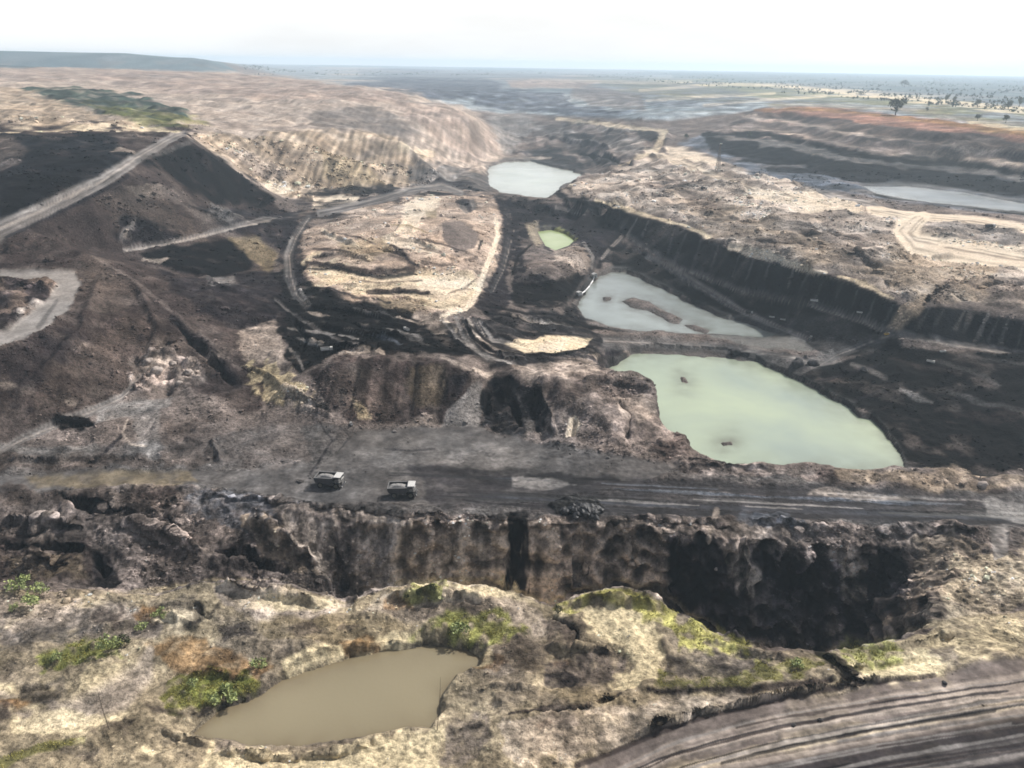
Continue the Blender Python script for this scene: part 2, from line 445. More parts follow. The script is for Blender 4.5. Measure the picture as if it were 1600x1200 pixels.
def lay(wi, al, col, amp, big, mot, wet, st, cls):
    c = PAL[col] if isinstance(col, str) else col
    CC[wi] += (c - CC[wi]) * al[..., None]
    g_ = GREEN.get(col, 0.) if isinstance(col, str) else 0.
    GM[wi] += (g_ - GM[wi]) * al
    for arr, val in ((A1, amp), (A2, big), (MT, mot), (WT, wet), (ST, st)):
        if val is not None: arr[wi] += (val - arr[wi]) * al
    if cls is not None: CL[wi] = np.where(al > .5, cls, CL[wi])

def R(px, dz, skew=0.):
    """raise (or cut) a long ridge, windrow or gully: (u, v, half width in photo pixels)"""
    P = []
    for p, q in zip(px[:-1], px[1:]):
        n = max(1, int(math.hypot(p[0] - q[0], p[1] - q[1]) / 14))
        for k in range(n): P.append([p[i] + (q[i] - p[i]) * k / n for i in range(3)])
    P.append(list(px[-1]))
    pt, pp = to_tp(P); ww = np.array([p[2] for p in P]) / FPX
    rr = CAMZ / np.tan(pp); gx_, gy_ = rr * np.sin(pt), rr * np.cos(pt); wm = ww * rr
    wi = window(pt, pp, ww.max() * 2)
    if wi[0].stop <= wi[0].start or wi[1].stop <= wi[1].start: return
    xq, yq = X[wi], Y[wi]; best = np.full(xq.shape, 1e9, np.float32); end = np.ones(xq.shape, np.float32)
    for k in range(len(P) - 1):
        ex, ey = gx_[k + 1] - gx_[k], gy_[k + 1] - gy_[k]
        if math.hypot(ex, ey) > .15 * rr[k]: continue
        t = np.clip(((xq - gx_[k]) * ex + (yq - gy_[k]) * ey) / (ex * ex + ey * ey + 1e-9), 0, 1)
        d = np.hypot(xq - gx_[k] - t * ex, yq - gy_[k] - t * ey) / (wm[k] + (wm[k + 1] - wm[k]) * t)
        tt = (k + t) / (len(P) - 1)
        end = np.where(d < best, np.minimum(1, np.minimum(tt, 1 - tt) * 6 + .15), end); best = np.minimum(best, d)
    best = best + fbm(xq, yq, max(4, wm.mean() * 3), 5, .6, 77, CELL[wi]) * .5
    H[wi] += dz * end * np.clip(1 - best, 0, 1) ** 1.2

# windrows, gullies and ledges too small for the skeleton
for pts, dz in (
  # pale mound: stepped digs
  ([(484,404,6),(530,402,7),(590,410,7)], 3.0), ([(500,366,6),(530,374,7),(560,386,6)], 3.0), ([(600,376,5),(650,380,6),(688,394,5)], 2.6),
  ([(560,398,8),(600,392,10),(640,402,8)], -3.0), ([(660,350,6),(640,365,7),(600,372,6)], 2.4), ([(640,326,6),(632,350,6),(615,366,5)], 3), ([(690,440,7),(720,428,7),(745,430,6)], 2.5),
  ([(520,446,7),(580,450,8),(640,446,7)], 2.2), ([(690,400,5),(720,412,6),(748,404,5)], 2.2), ([(600,330,6),(570,345,7),(540,352,6)], 3), ([(705,318,8),(730,322,8)], -4), ([(560,475,5),(620,468,6),(670,476,5)], 2.5),
  # coal face benches
  ([(470,480,6),(540,490,8),(620,505,7)], 3.0), ([(490,510,6),(560,522,8),(650,535,6)], 3.0), ([(460,500,6),(480,530,7),(470,555,5)], -4), ([(540,505,6),(600,520,7),(660,525,6)], -3.5), ([(500,545,6),(560,552,7),(620,550,5)], 3.5),
  # rows by the roads
  ([(720,500,4),(745,535,5),(790,560,5),(840,570,4)], 2.0), ([(745,498,4),(775,525,5),(830,545,4)], 1.8), ([(780,492,4),(850,503,5),(905,512,4)], 2), ([(800,448,5),(860,445,6),(920,430,5)], 3), ([(808,470,4),(870,470,5),(905,462,4)], -2.5),
  ([(870,312,4),(920,326,5),(965,338,4)], 3), ([(985,385,5),(1030,415,5),(1090,455,5)], -2.0), ([(1000,398,4),(1080,446,4),(1160,492,4)], 1.6),
  # spoil heap ribs
  ([(40,330,8),(110,305,9),(170,275,7)], -4), ([(150,315,7),(200,300,8),(245,294,6)], 4), ([(190,372,6),(240,366,8),(300,372,5)], 3.5), ([(210,350,7),(260,362,8)], -4), ([(330,330,5),(370,345,6)], 3.5),
  ([(200,296,5),(262,300,6),(300,328,5)], 3), ([(0,395,8),(60,390,9),(120,380,7)], 4), ([(20,410,6),(90,408,7)], -3), ([(270,500,8),(320,552,10),(365,600,8)], -4), ([(160,430,10),(130,520,14),(60,600,12)], 2.5),
  ([(210,440,8),(250,520,12),(230,570,10)], 2.5), ([(300,420,8),(340,450,10),(400,470,8)], 2.5), ([(20,455,8),(60,450,9),(80,462,7)], 3), ([(10,490,8),(40,482,9)], 3.5),
  # pit floor at the heap's foot
  ([(0,720,5),(80,722,6),(200,718,6),(250,712,4)], 2.2), ([(60,700,5),(120,706,5)], 1.6), ([(215,600,8),(260,590,9),(310,592,7)], 3), ([(230,565,7),(280,560,8)], 3), ([(84,664,9),(118,666,10),(150,666,8)], -3.5),
  ([(440,612,5),(470,622,6),(500,640,5)], 2.4), ([(385,575,6),(420,590,7),(450,616,6)], 2.0), ([(330,690,6),(345,720,6)], 1.8), ([(480,640,5),(520,655,6)], 2),
  # brown wall and mound
  ([(650,560,5),(648,600,7),(640,650,6)], -1.2), ([(560,575,6),(552,610,7),(545,650,5)], -1.1), ([(700,575,6),(690,610,7)], 1.2), ([(790,600,6),(805,640,8),(815,675,6)], -4), ([(835,600,6),(850,640,7),(870,680,6)], 3), ([(765,610,5),(762,650,5)], -3),
  ([(900,600,8),(960,600,9),(1030,620,7)], 2.6), ([(960,620,7),(985,650,8),(980,690,6)], -2.6), ([(1045,636,6),(1055,655,7)], -3), ([(900,650,6),(892,690,6)], -2), ([(1000,690,5),(1050,704,6)], 2), ([(930,560,6),(965,566,6)], 3),
  # bench edge windrow
  ([(300,775,3),(420,786,4),(520,796,4),(640,808,4),(760,812,4),(860,814,3)], 1.5), ([(960,812,4),(1050,816,5),(1150,824,5)], 1.6), ([(1180,815,5),(1250,826,6),(1330,836,6)], 2), ([(1360,830,6),(1450,834,7),(1540,840,6)], 2),
  ([(1080,730,3),(1180,732,4),(1260,732,4)], .8),
  # clefts in the wall of the cut
  ([(812,812,8),(806,840,9),(798,880,10),(792,930,10)], -9), ([(1060,840,9),(1058,880,12),(1050,930,10)], -9), ([(1225,858,9),(1240,910,12),(1235,960,10)], -7), ([(1370,862,7),(1380,900,9),(1372,950,8)], -6), ([(520,830,6),(530,870,7),(538,920,6)], -5),
  ([(700,826,6),(706,860,7),(704,905,6)], -3), ([(580,826,5),(586,860,6)], -2.5), ([(900,835,7),(905,880,8),(900,920,6)], -4), ([(985,838,6),(990,880,8)], -4), ([(1160,852,8),(1168,900,10),(1160,960,8)], 5), ([(1320,862,6),(1325,910,8)], 4), ([(960,830,6),(955,870,8)], 4), ([(640,822,6),(645,870,8)], 3),
  # gully at left
  ([(95,776,6),(150,796,9),(205,800,6)], -4), ([(340,862,8),(390,872,10),(450,896,8)], -6), ([(390,815,8),(430,842,10),(500,892,10)], 5), ([(0,858,8),(80,856,9),(130,862,7)], -5), ([(150,870,7),(165,900,8)], -4), ([(0,815,7),(60,818,8),(130,826,7)], 3.5), ([(190,820,8),(260,838,10),(320,870,8)], 3.5), ([(40,885,7),(110,885,8)], 3), ([(250,790,6),(280,830,8)], -3), ([(520,900,6),(545,925,7)], -4),
  # foreground swells
  ([(940,965,34),(985,1000,38),(1000,1050,30)], 1.3), ([(610,940,24),(700,935,28),(800,950,24)], 1.0), ([(150,985,12),(250,975,14)], 1.6), ([(1090,1000,10),(1160,1022,12),(1240,1036,10)], 1.5), ([(760,1075,12),(840,1085,14)], 1.2),
  ([(335,922,10),(420,930,12),(510,946,9)], 2.72), ([(600,938,10),(680,930,12),(770,938,10)], 2.55), ([(895,945,9),(960,940,12),(1030,950,9)], 2.38), ([(300,945,7),(330,970,8)], -2.04), ([(240,960,9),(320,985,10)], 1.53), ([(860,965,7),(905,990,9),(890,1020,7)], -2.72),
  ([(850,1010,8),(900,1015,10),(960,1025,8)], 2.04), ([(1030,1000,12),(1050,1040,12)], 0.8),  ([(445,1038,6),(540,1014,7),(640,1006,6)], 1.53), ([(1275,1018,4),(1305,1045,6),(1340,1072,5)], -3.06), ([(255,1070,6),(330,1056,8),(398,1066,6)], 1.70),
  ([(800,1119,3),(850,1114,4),(910,1113,4),(970,1092,3)], -2.04), ([(1350,1020,8),(1440,1010,9),(1500,990,8)], 2.04), ([(1320,1050,6),(1400,1040,8),(1450,1030,6)], 1.70), ([(60,1040,8),(130,1020,9),(200,1010,7)], 1.53), ([(20,1085,8),(80,1075,9)], -1.70), ([(700,1150,8),(760,1130,10)], 1.36), ([(250,1140,8),(330,1165,9)], 1.53), ([(330,1180,6),(450,1186,8),(600,1172,7)], 1.53),
  ([(960,1160,2.5),(1100,1115,3),(1300,1074,3),(1450,1056,3)], 1.53), ([(1000,1170,2),(1200,1118,2.5),(1400,1080,2.5),(1600,1050,2.5)], 0.59), ([(1000,1200,3),(1200,1150,3),(1400,1112,3),(1600,1080,3)], 0.68), ([(1100,1200,3),(1300,1165,3),(1600,1112,3)], -0.68),
  # broken ground above the high wall
  ([(1150,380,6),(1210,384,7),(1260,390,5)], -4), ([(1240,368,6),(1300,372,7),(1350,380,5)], -4), ([(1070,320,6),(1110,324,6)], -4), ([(1040,290,5),(1090,300,6)], 4), ([(1180,352,6),(1260,356,7),(1330,366,5)], 4), ([(1120,335,5),(1180,350,6)], 3.5), ([(1440,478,5),(1480,446,6)], -4), ([(1520,452,6),(1600,450,7)], -4), ([(1380,410,6),(1440,402,7),(1500,400,6)], 4), ([(1330,400,6),(1380,430,7)], 4),
  ([(850,215,4),(900,225,5),(960,235,4)], 7), ([(900,240,4),(960,250,5),(990,262,4)], -8), ([(940,205,4),(1000,212,4)], 7), ([(880,196,3),(950,200,4)], 7), ([(1000,225,4),(1030,222,4)], -7),
): R(pts, dz)


EL = np.arctan2(CAMZ - H, RG).astype(np.float32)      # how far below the horizon each point lies
LR = np.log(RG)
def dense(px, step):
    P = []
    n = len(px)
    for k in range(n):
        p, q = px[k], px[(k + 1) % n]
        m = max(1, int(math.hypot(p[0] - q[0], p[1] - q[1]) / step))
        for t in range(m): P.append((p[0] + (q[0] - p[0]) * t / m, p[1] + (q[1] - p[1]) * t / m))
    return P
def elev(px):
    d = rays(np.array([p[0] for p in px]), np.array([p[1] for p in px]))
    return np.arctan2(-d[:, 2], np.hypot(d[:, 0], d[:, 1]))

def Z(px, col, a=1., amp=None, big=None, mot=None, wet=None, st=None, f=5, en=.10, cls=None, front=False, L=None, pch=.45):
    """a patch of ground with a ragged edge"""
    _zi[0] += 1
    if col in ('grass', 'lime', 'olive'): pch, en = .9, max(en, .2)
    P = dense(px, 22)
    pt, pp = to_tp(P, front=front); pe = elev(P)
    wid = np.ptp(pt); hgt = np.ptp(pe)
    ext = min(wid, hgt * 1.5)
    pad = max(f / FPX, ext * en) * 1.3
    wi = window(pt, pp, pad)
    if wi[0].stop <= wi[0].start or wi[1].stop <= wi[1].start: return
    tq, pq, eq = TG[wi], PHI[wi], EL[wi]
    ins = np.zeros(tq.shape, bool); best = np.full(tq.shape, 1e9, np.float32); n = len(pt)
    for k in range(n):
        ax, ay, bx, by = pt[k], pp[k], pt[(k + 1) % n], pp[(k + 1) % n]
        ins ^= ((ay > pq) != (by > pq)) & (tq < (bx - ax) * (pq - ay) / ((by - ay) + (1e-18 if by == ay else 0)) + ax)
        ay, by = pe[k], pe[(k + 1) % n]; ex, ey = bx - ax, by - ay
        t = np.clip(((tq - ax) * ex + (eq - ay) * ey) / (ex * ex + ey * ey + 1e-18), 0, 1)
        best = np.minimum(best, (tq - ax - t * ex) ** 2 + (eq - ay - t * ey) ** 2)
    sd = np.sqrt(best); sd = np.where(ins, -sd, sd)
    rm = CAMZ / np.tan(np.median(pp))
    Lw = L or max(4, wid * rm * .22)
    sd = sd + fbm(X[wi], Y[wi], Lw, 7, .62, 50 + _zi[0] % 17, CELL[wi]) * ext * en
    al = (1 - smooth(-f * .7 / FPX, f * .7 / FPX, sd)) * a
    if pch:
        al = al * (1 - pch * smooth(-.05, .4, fbm(X[wi], Y[wi], Lw * .55, 7, .68, 30 + _zi[0] % 19, CELL[wi])))
    lay(wi, al.astype(np.float32), col, amp, big, mot, wet, st, cls)

def S(px, col, a=1., amp=None, big=None, mot=None, wet=None, st=None, f=.35, en=.25, cls=None, front=False):
    """a track, seam or strip of painted shade: (u, v, width in photo pixels) along a line"""
    _zi[0] += 1
    P = []
    for p, q in zip(px[:-1], px[1:]):
        n = max(1, int(math.hypot(p[0] - q[0], p[1] - q[1]) / 16))
        for k in range(n): P.append([p[i] + (q[i] - p[i]) * k / n for i in range(3)])
    P.append(list(px[-1]))
    pt, pp = to_tp(P, front=front); pe = elev(P); ww = np.array([p[2] for p in P]) / FPX / 2
    lr = np.log(CAMZ / np.tan(pp))
    wi = window(pt, pp, ww.max() * 2.5)
    if wi[0].stop <= wi[0].start or wi[1].stop <= wi[1].start: return
    tq, eq, rq = TG[wi], EL[wi], LR[wi]
    best = np.full(tq.shape, 1e9, np.float32)
    for k in range(len(P) - 1):
        ex, ey = pt[k + 1] - pt[k], pe[k + 1] - pe[k]
        t = np.clip(((tq - pt[k]) * ex + (eq - pe[k]) * ey) / (ex * ex + ey * ey + 1e-18), 0, 1)
        d = np.hypot(tq - pt[k] - t * ex, eq - pe[k] - t * ey) / (ww[k] + (ww[k + 1] - ww[k]) * t)
        far = np.minimum(np.abs(rq - lr[k]), np.abs(rq - lr[k + 1])) > .13
        best = np.minimum(best, np.where(far, 9., d))
    rm = CAMZ / np.tan(np.median(pp))
    best = best + fbm(X[wi], Y[wi], max(5, ww.mean() * 2 * rm * 2.2), 6, .62, 60 + _zi[0] % 13, CELL[wi]) * en
    al = (1 - smooth(1 - f, 1 + f, best)) * a
    lay(wi, al.astype(np.float32), col, amp, big, mot, wet, st, cls)
    if cls == 1 and ww.mean() * 2 * FPX > 5.5 and len(px) > 2:          # wheel ruts worn into a road
        rr_ = random.Random(_zi[0])
        for off in (-.34, -.12, .1, .32):
            Q = []
            for n_, p in enumerate(px):
                a_, b_ = px[max(0, n_ - 1)], px[min(len(px) - 1, n_ + 1)]
                dx, dy = b_[0] - a_[0], b_[1] - a_[1]; l_ = math.hypot(dx, dy) + 1e-6
                o_ = (off + rr_.uniform(-.06, .06)) * p[2]
                Q.append((p[0] - dy / l_ * o_, p[1] + dx / l_ * o_, max(1.1, p[2] * rr_.uniform(.08, .16))))
            S(Q, rr_.choice(['dark', 'umber', 'coal', 'dust']), rr_.uniform(.3, .6), f=.6, en=.6)

# ---- far plain and hills
Z([(-400,40),(2000,40),(2000,250),(1600,212),(1195,172),(1050,190),(780,180),(560,150),(350,100),(-400,90)], 'hazy_field', amp=.8, big=0, mot=.6, f=4, en=.03)
for k in range(70):       # fields, bare strips and scrub out to the horizon
    u_ = random.uniform(380, 1700); v_ = 104 + (u_ - 800) * .0157 + 70 * random.random() ** 1.8
    if v_ > 118 + (u_ - 700) * .1 + (40 if u_ < 1150 else 0): continue
    l_ = random.uniform(25, 110); h_ = random.uniform(1.5, 4.5)
    Z([(u_-l_,v_),(u_-l_*.3,v_-h_*.5),(u_+l_*.6,v_-h_*.3),(u_+l_,v_+h_*.4),(u_+l_*.2,v_+h_*.6),(u_-l_*.5,v_+h_*.5)],
      random.choice(['dust','pink','hazy_wood','hazy_wood','hazy_wood','blue','hazy_field','drab','blue']), .7, mot=.4, f=2, en=.1)
Z([(900,122),(1150,126),(1350,150),(1600,170),(1800,185),(1800,210),(1600,186),(1400,168),(1200,158),(1000,150)], 'olive', .6, mot=.5, f=4)
Z([(1180,132),(1300,138),(1600,168),(1800,186),(1800,196),(1600,178),(1290,146)], 'sand', .8, f=2, en=.12)
Z([(1210,160),(1400,168),(1600,192),(1800,212),(1800,222),(1600,200),(1400,176),(1200,168)], 'khaki', .5, f=3, en=.1)
S([(830,126,5),(1000,129,5),(1080,128,4)], 'sand', .5, en=.7)
S([(1000,142,4),(1120,132,5),(1250,134,3)], 'sand', .5, en=.7)
S([(1010,158,4),(1100,152,5),(1210,146,3)], 'sand', .5, en=.7)
S([(1100,166,4),(1180,158,4),(1290,150,4)], 'sand', .5, en=.7)
Z([(1050,112),(1300,114),(1800,124),(1800,176),(1600,160),(1350,138),(1200,128),(1050,124)], 'hazy_wood', .8, amp=1, mot=.5, f=3, en=.12)
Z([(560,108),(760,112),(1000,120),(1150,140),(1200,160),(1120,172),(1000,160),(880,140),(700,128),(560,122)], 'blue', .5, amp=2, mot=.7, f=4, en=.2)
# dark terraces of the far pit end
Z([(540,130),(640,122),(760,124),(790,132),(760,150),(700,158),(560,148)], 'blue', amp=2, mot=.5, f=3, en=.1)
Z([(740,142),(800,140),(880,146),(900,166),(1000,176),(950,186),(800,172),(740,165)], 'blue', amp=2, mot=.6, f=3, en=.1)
Z([(790,126),(850,124),(940,128),(900,138),(800,138)], 'rose', .8, amp=2, f=3)
Z([(900,130),(1000,150),(1010,175),(920,165),(890,150)], 'drab', .6, amp=2, f=4)
# ---- pink and tan spoil dumps
Z([(-200,98),(60,102),(200,106),(350,112),(420,118),(520,128),(640,146),(720,168),(775,205),(800,238),(770,262),(700,292),(600,306),(440,306),(300,215),(-200,212)], 'pink', amp=1.6, big=5, mot=.32, st=.22, f=4, en=.04, cls=2)
Z([(-200,98),(60,102),(170,108),(170,128),(-200,130)], 'rose', .6, f=4, cls=2)
Z([(150,106),(300,112),(480,126),(620,144),(640,160),(500,160),(300,150),(150,130)], 'rose', .75, amp=1.6, mot=.35, f=4, cls=2)
Z([(480,180),(560,165),(610,178),(680,235),(650,240),(560,205),(500,210)], 'grey', .55, st=.3, f=8, cls=2)
Z([(590,160),(700,170),(770,205),(785,235),(740,255),(690,230),(640,185)], 'rose', .6, st=.35, f=8, cls=2)
S([(480,126,3),(500,150,3.5),(505,162,3)], 'pink', .6, en=.5)
Z([(30,138),(120,140),(210,152),(290,178),(300,196),(270,200),(200,188),(90,168)], 'grove', .95, amp=3, mot=.7, f=4, en=.12, cls=2)
Z([(130,165),(200,168),(280,186),(310,185),(330,200),(240,206),(180,190)], 'olive', .6, amp=3, mot=.7, f=4, en=.15)
Z([(-200,125),(30,140),(110,168),(180,190),(230,202),(-200,205)], 'tan', amp=2, mot=.4, st=.4, f=4, en=.05, cls=2)
Z([(-200,202),(60,200),(170,198),(280,203),(280,208),(0,209),(-200,210)], 'sand', .9, amp=.6, f=3, en=.03)
Z([(300,210),(400,211),(500,204),(600,208),(650,228),(680,262),(640,292),(560,306),(480,314),(430,300),(360,255)], 'tan', amp=2.0, big=2, mot=.4, st=.7, f=4, en=.06, cls=2)
Z([(340,232),(420,255),(470,280),(430,290),(390,270)], 'drab', .6, st=.8, f=6)
Z([(500,240),(560,250),(600,290),(540,298),(505,280)], 'khaki', .6, st=.8, f=6)
Z([(620,215),(680,220),(740,250),(760,270),(700,280),(650,258)], 'pink', .7, st=.6, f=6)
Z([(620,240),(675,234),(680,240),(640,245)], 'sand', .5, f=4, en=.3)
Z([(405,285),(450,288),(458,302),(430,306)], 'pale', .85, f=3)
Z([(490,310),(560,308),(560,320),(520,328),(488,330)], 'pale', .95, amp=.3, f=2)
Z([(470,304),(490,300),(610,290),(625,296),(600,306),(480,310)], 'seam', .9, amp=1.5, f=3, en=.15)
Z([(-400,60),(200,78),(330,86),(372,112),(200,108),(-400,102)], 'hazy_wood', amp=1, big=3, mot=.25, f=3, en=.03, cls=2)
# ---- ground round the far lake
Z([(640,262),(700,258),(760,275),(770,300),(720,310),(640,300)], 'grey', .9, amp=1.2, f=5)
Z([(635,260),(690,262),(720,280),(700,292),(650,280)], 'ash', .6, amp=2, mot=.8, f=4)
Z([(760,180),(820,178),(850,200),(820,230),(790,245),(775,215)], 'ash', .8, mot=.4, st=.6, f=6)
Z([(830,200),(900,190),(1000,198),(1050,215),(1040,250),(990,290),(900,300),(905,272),(860,255),(800,245)], 'drab', amp=3.5, big=4, mot=.8, f=6, en=.08)
Z([(800,238),(860,232),(930,262),(900,272),(850,262)], 'seam', .8, amp=2, f=4, en=.15)
for p in ([(840,205),(880,200),(950,230),(900,226)], [(940,215),(1010,220),(1000,250),(960,240)], [(880,196),(960,196),(1030,208),(980,212)]):
    Z(p, 'ash', .7, f=4, en=.2)
for p in ([(900,235),(960,245),(990,268),(930,262)], [(990,205),(1040,212),(1030,228),(1000,222)], [(880,210),(930,212),(920,222),(880,222)]):
    Z(p, 'seam', .75, amp=3, f=4, en=.25)
S([(870,186,5),(960,198,6),(1040,208,8),(1030,228,10),(1010,245,8),(960,262,6)], 'sand', .6, amp=.4)
S([(780,246,3),(830,247,4),(860,250,3)], 'dust', .7, en=.5)
# ---- broken tan ground above the high wall
Z([(870,300),(1000,255),(1060,240),(1250,290),(1450,340),(1800,380),(1800,540),(1600,492),(1500,474),(1425,474),(1390,464),(1330,436),(1200,404),(1060,348),(985,330),(930,316)], 'dust', amp=2.6, big=3, mot=.75, f=4, en=.03)
Z([(1040,300),(1120,320),(1260,370),(1340,410),(1440,440),(1380,458),(1300,428),(1180,390),(1080,345)], 'tan', .7, amp=2.6, mot=.7, f=8, en=.12)
Z([(1380,390),(1500,380),(1560,420),(1540,470),(1440,475),(1400,440)], 'tan', .8, amp=2.4, mot=.6, f=8, en=.12)
for p in ([(1150,370),(1240,372),(1260,395),(1180,398)], [(1235,360),(1330,362),(1360,385),(1280,388)], [(1300,395),(1370,400),(1380,425),(1310,420)],
          [(1060,300),(1110,310),(1130,335),(1080,330)], [(1440,470),(1480,440),(1500,446),(1470,482)], [(1510,445),(1600,440),(1700,480),(1560,480)], [(1000,290),(1060,280),(1090,300),(1020,310)]):
    Z(p, 'umber', .55, amp=3, mot=.8, f=8, en=.25)
Z([(1070,330),(1130,345),(1180,360),(1120,365),(1080,350)], 'grey', .6, amp=2.5, f=6, en=.25)
Z([(1160,300),(1250,298),(1350,320),(1350,335),(1250,330),(1180,318)], 'pale', .85, amp=.5, f=4, en=.12)
Z([(1040,232),(1070,232),(1150,262),(1110,262),(1050,250)], 'pale', .7, amp=.6, f=4, en=.12)
S([(1010,235,7),(1045,250,10),(1110,275,7),(1180,300,6)], 'pale', .85, amp=.3, cls=1)
S([(1160,255,5),(1240,285,6),(1300,305,7),(1390,332,9),(1450,340,10)], 'ash', .9, amp=.2, cls=1)
# pale haul roads and turning loop on the right
S([(1360,330,10),(1440,342,16),(1520,348,14),(1600,362,16),(1760,385,16)], 'pale', .9, amp=.15, mot=.25, f=.25, en=.15, cls=1)
S([(1440,342,20),(1415,362,30),(1430,380,26),(1500,396,20),(1600,412,20),(1760,440,20)], 'pale', .9, amp=.15, mot=.25, f=.25, en=.15, cls=1)
Z([(1440,360),(1500,352),(1600,368),(1600,385),(1480,385)], 'grey', .75, amp=2, mot=.8, f=5, en=.15)
S([(1470,384,6),(1540,388,8),(1600,394,8)], 'pale', .7)
# ---- far right pit: terraces and dark seams
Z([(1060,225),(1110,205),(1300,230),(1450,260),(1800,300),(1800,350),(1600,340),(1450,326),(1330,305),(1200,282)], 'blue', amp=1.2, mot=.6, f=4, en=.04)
Z([(1105,206),(1250,228),(1350,252),(1450,260),(1620,284),(1800,310),(1800,345),(1600,312),(1450,290),(1350,286),(1250,262),(1110,238)], 'seam', .9, amp=1.6, mot=.7, f=4, en=.06)
Z([(1120,200),(1190,180),(1300,200),(1450,220),(1600,240),(1800,266),(1800,306),(1600,276),(1450,256),(1340,244),(1240,226),(1110,208)], 'drab', amp=2.2, mot=.8, f=4, en=.06)
Z([(1190,172),(1240,168),(1300,170),(1400,180),(1500,192),(1610,205),(1800,230),(1800,246),(1600,218),(1480,204),(1380,192),(1260,184),(1200,188)], 'red', .9, amp=1.6, mot=.6, f=3, en=.06)
Z([(1180,186),(1260,192),(1260,206),(1190,205)], 'rose', .8, amp=2, f=4)
Z([(1510,190),(1600,200),(1700,212),(1700,228),(1600,216),(1520,206)], 'straw', .75, amp=.8, f=3)
for (a, b, c_) in (([(1200,212,5),(1330,226,6),(1450,236,6),(1600,254,5)], 'umber', .8), ([(1130,214,7),(1230,226,8),(1340,246,9)], 'seam', .9), ([(1300,250,8),(1420,262,9),(1520,268,9),(1600,276,10),(1700,288,10)], 'black', .9),
                  ([(1270,244,5),(1360,254,6),(1460,254,6)], 'pale', .55), ([(1340,268,5),(1440,272,6),(1600,292,6)], 'ash', .7), ([(1330,300,5),(1460,312,7),(1600,330,8)], 'ash', .6),
                  ([(1380,304,7),(1480,316,9),(1600,332,9)], 'seam', .8), ([(1190,262,6),(1290,262,7),(1380,282,7)], 'grey', .6), ([(1250,210,4),(1380,220,5),(1500,236,4)], 'pink', .6), ([(1400,232,4),(1500,244,5),(1620,262,4)], 'pale', .35)):
    S(a, b, c_, amp=1.0, en=.5)
for (a, b, c_) in (([(1100,212,8),(1180,224,9),(1260,236,9),(1340,248,8)], 'black', .9), ([(1330,250,7),(1450,258,9),(1530,265,9),(1620,277,10),(1760,296,11)], 'black', .95), ([(1200,266,7),(1300,272,8),(1420,277,8),(1600,296,9),(1760,318,9)], 'coal', .8),
   ([(1370,304,6),(1480,317,7),(1620,336,8)], 'black', .8), ([(1220,206,3),(1330,216,4),(1420,224,5),(1600,246,5)], 'dark', .7), ([(1190,198,3),(1290,204,4),(1400,212,4),(1520,226,4),(1640,240,4)], 'umber', .7), ([(1195,176,4),(1300,177,5),(1400,187,5),(1500,200,5),(1600,213,6),(1700,226,6)], 'rust', .6), ([(1195,184,3),(1290,186,3),(1400,197,4),(1560,217,4)], 'umber', .6)):
    S(a, b, c_, en=.35, f=.4)
_t = [[(1120,240),(1250,262),(1350,284),(1450,287),(1600,307),(1760,330)], [(1100,212),(1250,235),(1350,258),(1450,266),(1600,283),(1760,306)], [(1150,214),(1195,217),(1250,226),(1350,249),(1450,257),(1600,274),(1760,297)], [(1150,204),(1195,207),(1250,216),(1350,239),(1450,247),(1600,264),(1760,287)],
      [(1150,199),(1195,201),(1250,209),(1350,231),(1450,240),(1600,257),(1760,280)], [(1160,187),(1195,189),(1250,197),(1350,217),(1450,227),(1600,245),(1760,268)], [(1160,182),(1195,184),(1250,191),(1350,211),(1450,222),(1600,239),(1760,262)], [(1175,176),(1250,178),(1350,192),(1450,207),(1600,225),(1760,249)], [(1180,173),(1240,171),(1300,174),(1400,184),(1500,197),(1600,209),(1760,232)]]
for k, (c_, a_, m_) in enumerate((('seam',1,.5), ('ash',.7,.5), ('coal',.95,.6), ('dust',.5,.6), ('drab',.9,.7), ('dust',.6,.5), ('brown',.85,.6), ('red',.95,.4))):
    Z(_t[k] + _t[k + 1][::-1], c_, a_, amp=1.0, mot=m_, f=2, en=.12, pch=.25)
S([(1180,173,3),(1240,171,3),(1300,174,4),(1400,184,4),(1500,197,5),(1600,209,5),(1760,232,6)], 'rust', .8, en=.4)
# ---- ground in front: base tones
Z([(-200,700),(300,690),(450,665),(760,668),(900,700),(1060,735),(1800,745),(1800,850),(1400,856),(900,830),(500,810),(300,800),(-200,850)], 'grey', amp=.8, mot=.4, f=6, en=.03)
# big heap: plateau and slopes
Z([(-200,206),(0,204),(100,203),(200,205),(285,209),(330,232),(400,300),(460,345),(430,420),(470,470),(440,560),(430,610),(400,640),(250,600),(120,650),(30,690),(-200,710)], 'umber', amp=.85, big=.8, mot=.32, f=5, en=.03, cls=0)
Z([(-200,212),(60,210),(170,214),(215,245),(160,283),(80,322),(0,356),(-200,380)], 'seam', .95, amp=1.3, mot=.45, st=.5, f=5, en=.04)
Z([(-200,215),(20,213),(45,240),(30,262),(-200,280)], 'drab', .6, st=.5, f=8)
Z([(0,290),(100,262),(170,250),(120,290),(40,330),(0,345)], 'coal', .7, f=9, en=.12)
Z([(222,252),(262,234),(300,226),(340,246),(380,275),(430,312),(410,330),(340,322),(300,300),(262,272)], 'coal', .95, amp=.8, mot=.3, st=.5, f=4, en=.05)
Z([(150,318),(200,296),(245,300),(260,312),(330,378),(290,374),(230,352),(180,340)], 'brown', .9, amp=1.6, mot=.4, f=6, en=.1)
Z([(195,292),(250,290),(262,304),(215,308)], 'dust', .5, f=5, en=.2)
Z([(240,296),(270,294),(420,400),(400,402),(330,360)], 'drab', .75, amp=.8, f=6, en=.06)
Z([(300,325),(400,330),(480,345),(470,400),(420,380),(340,350)], 'dark', .8, amp=1.5, mot=.7, f=7)
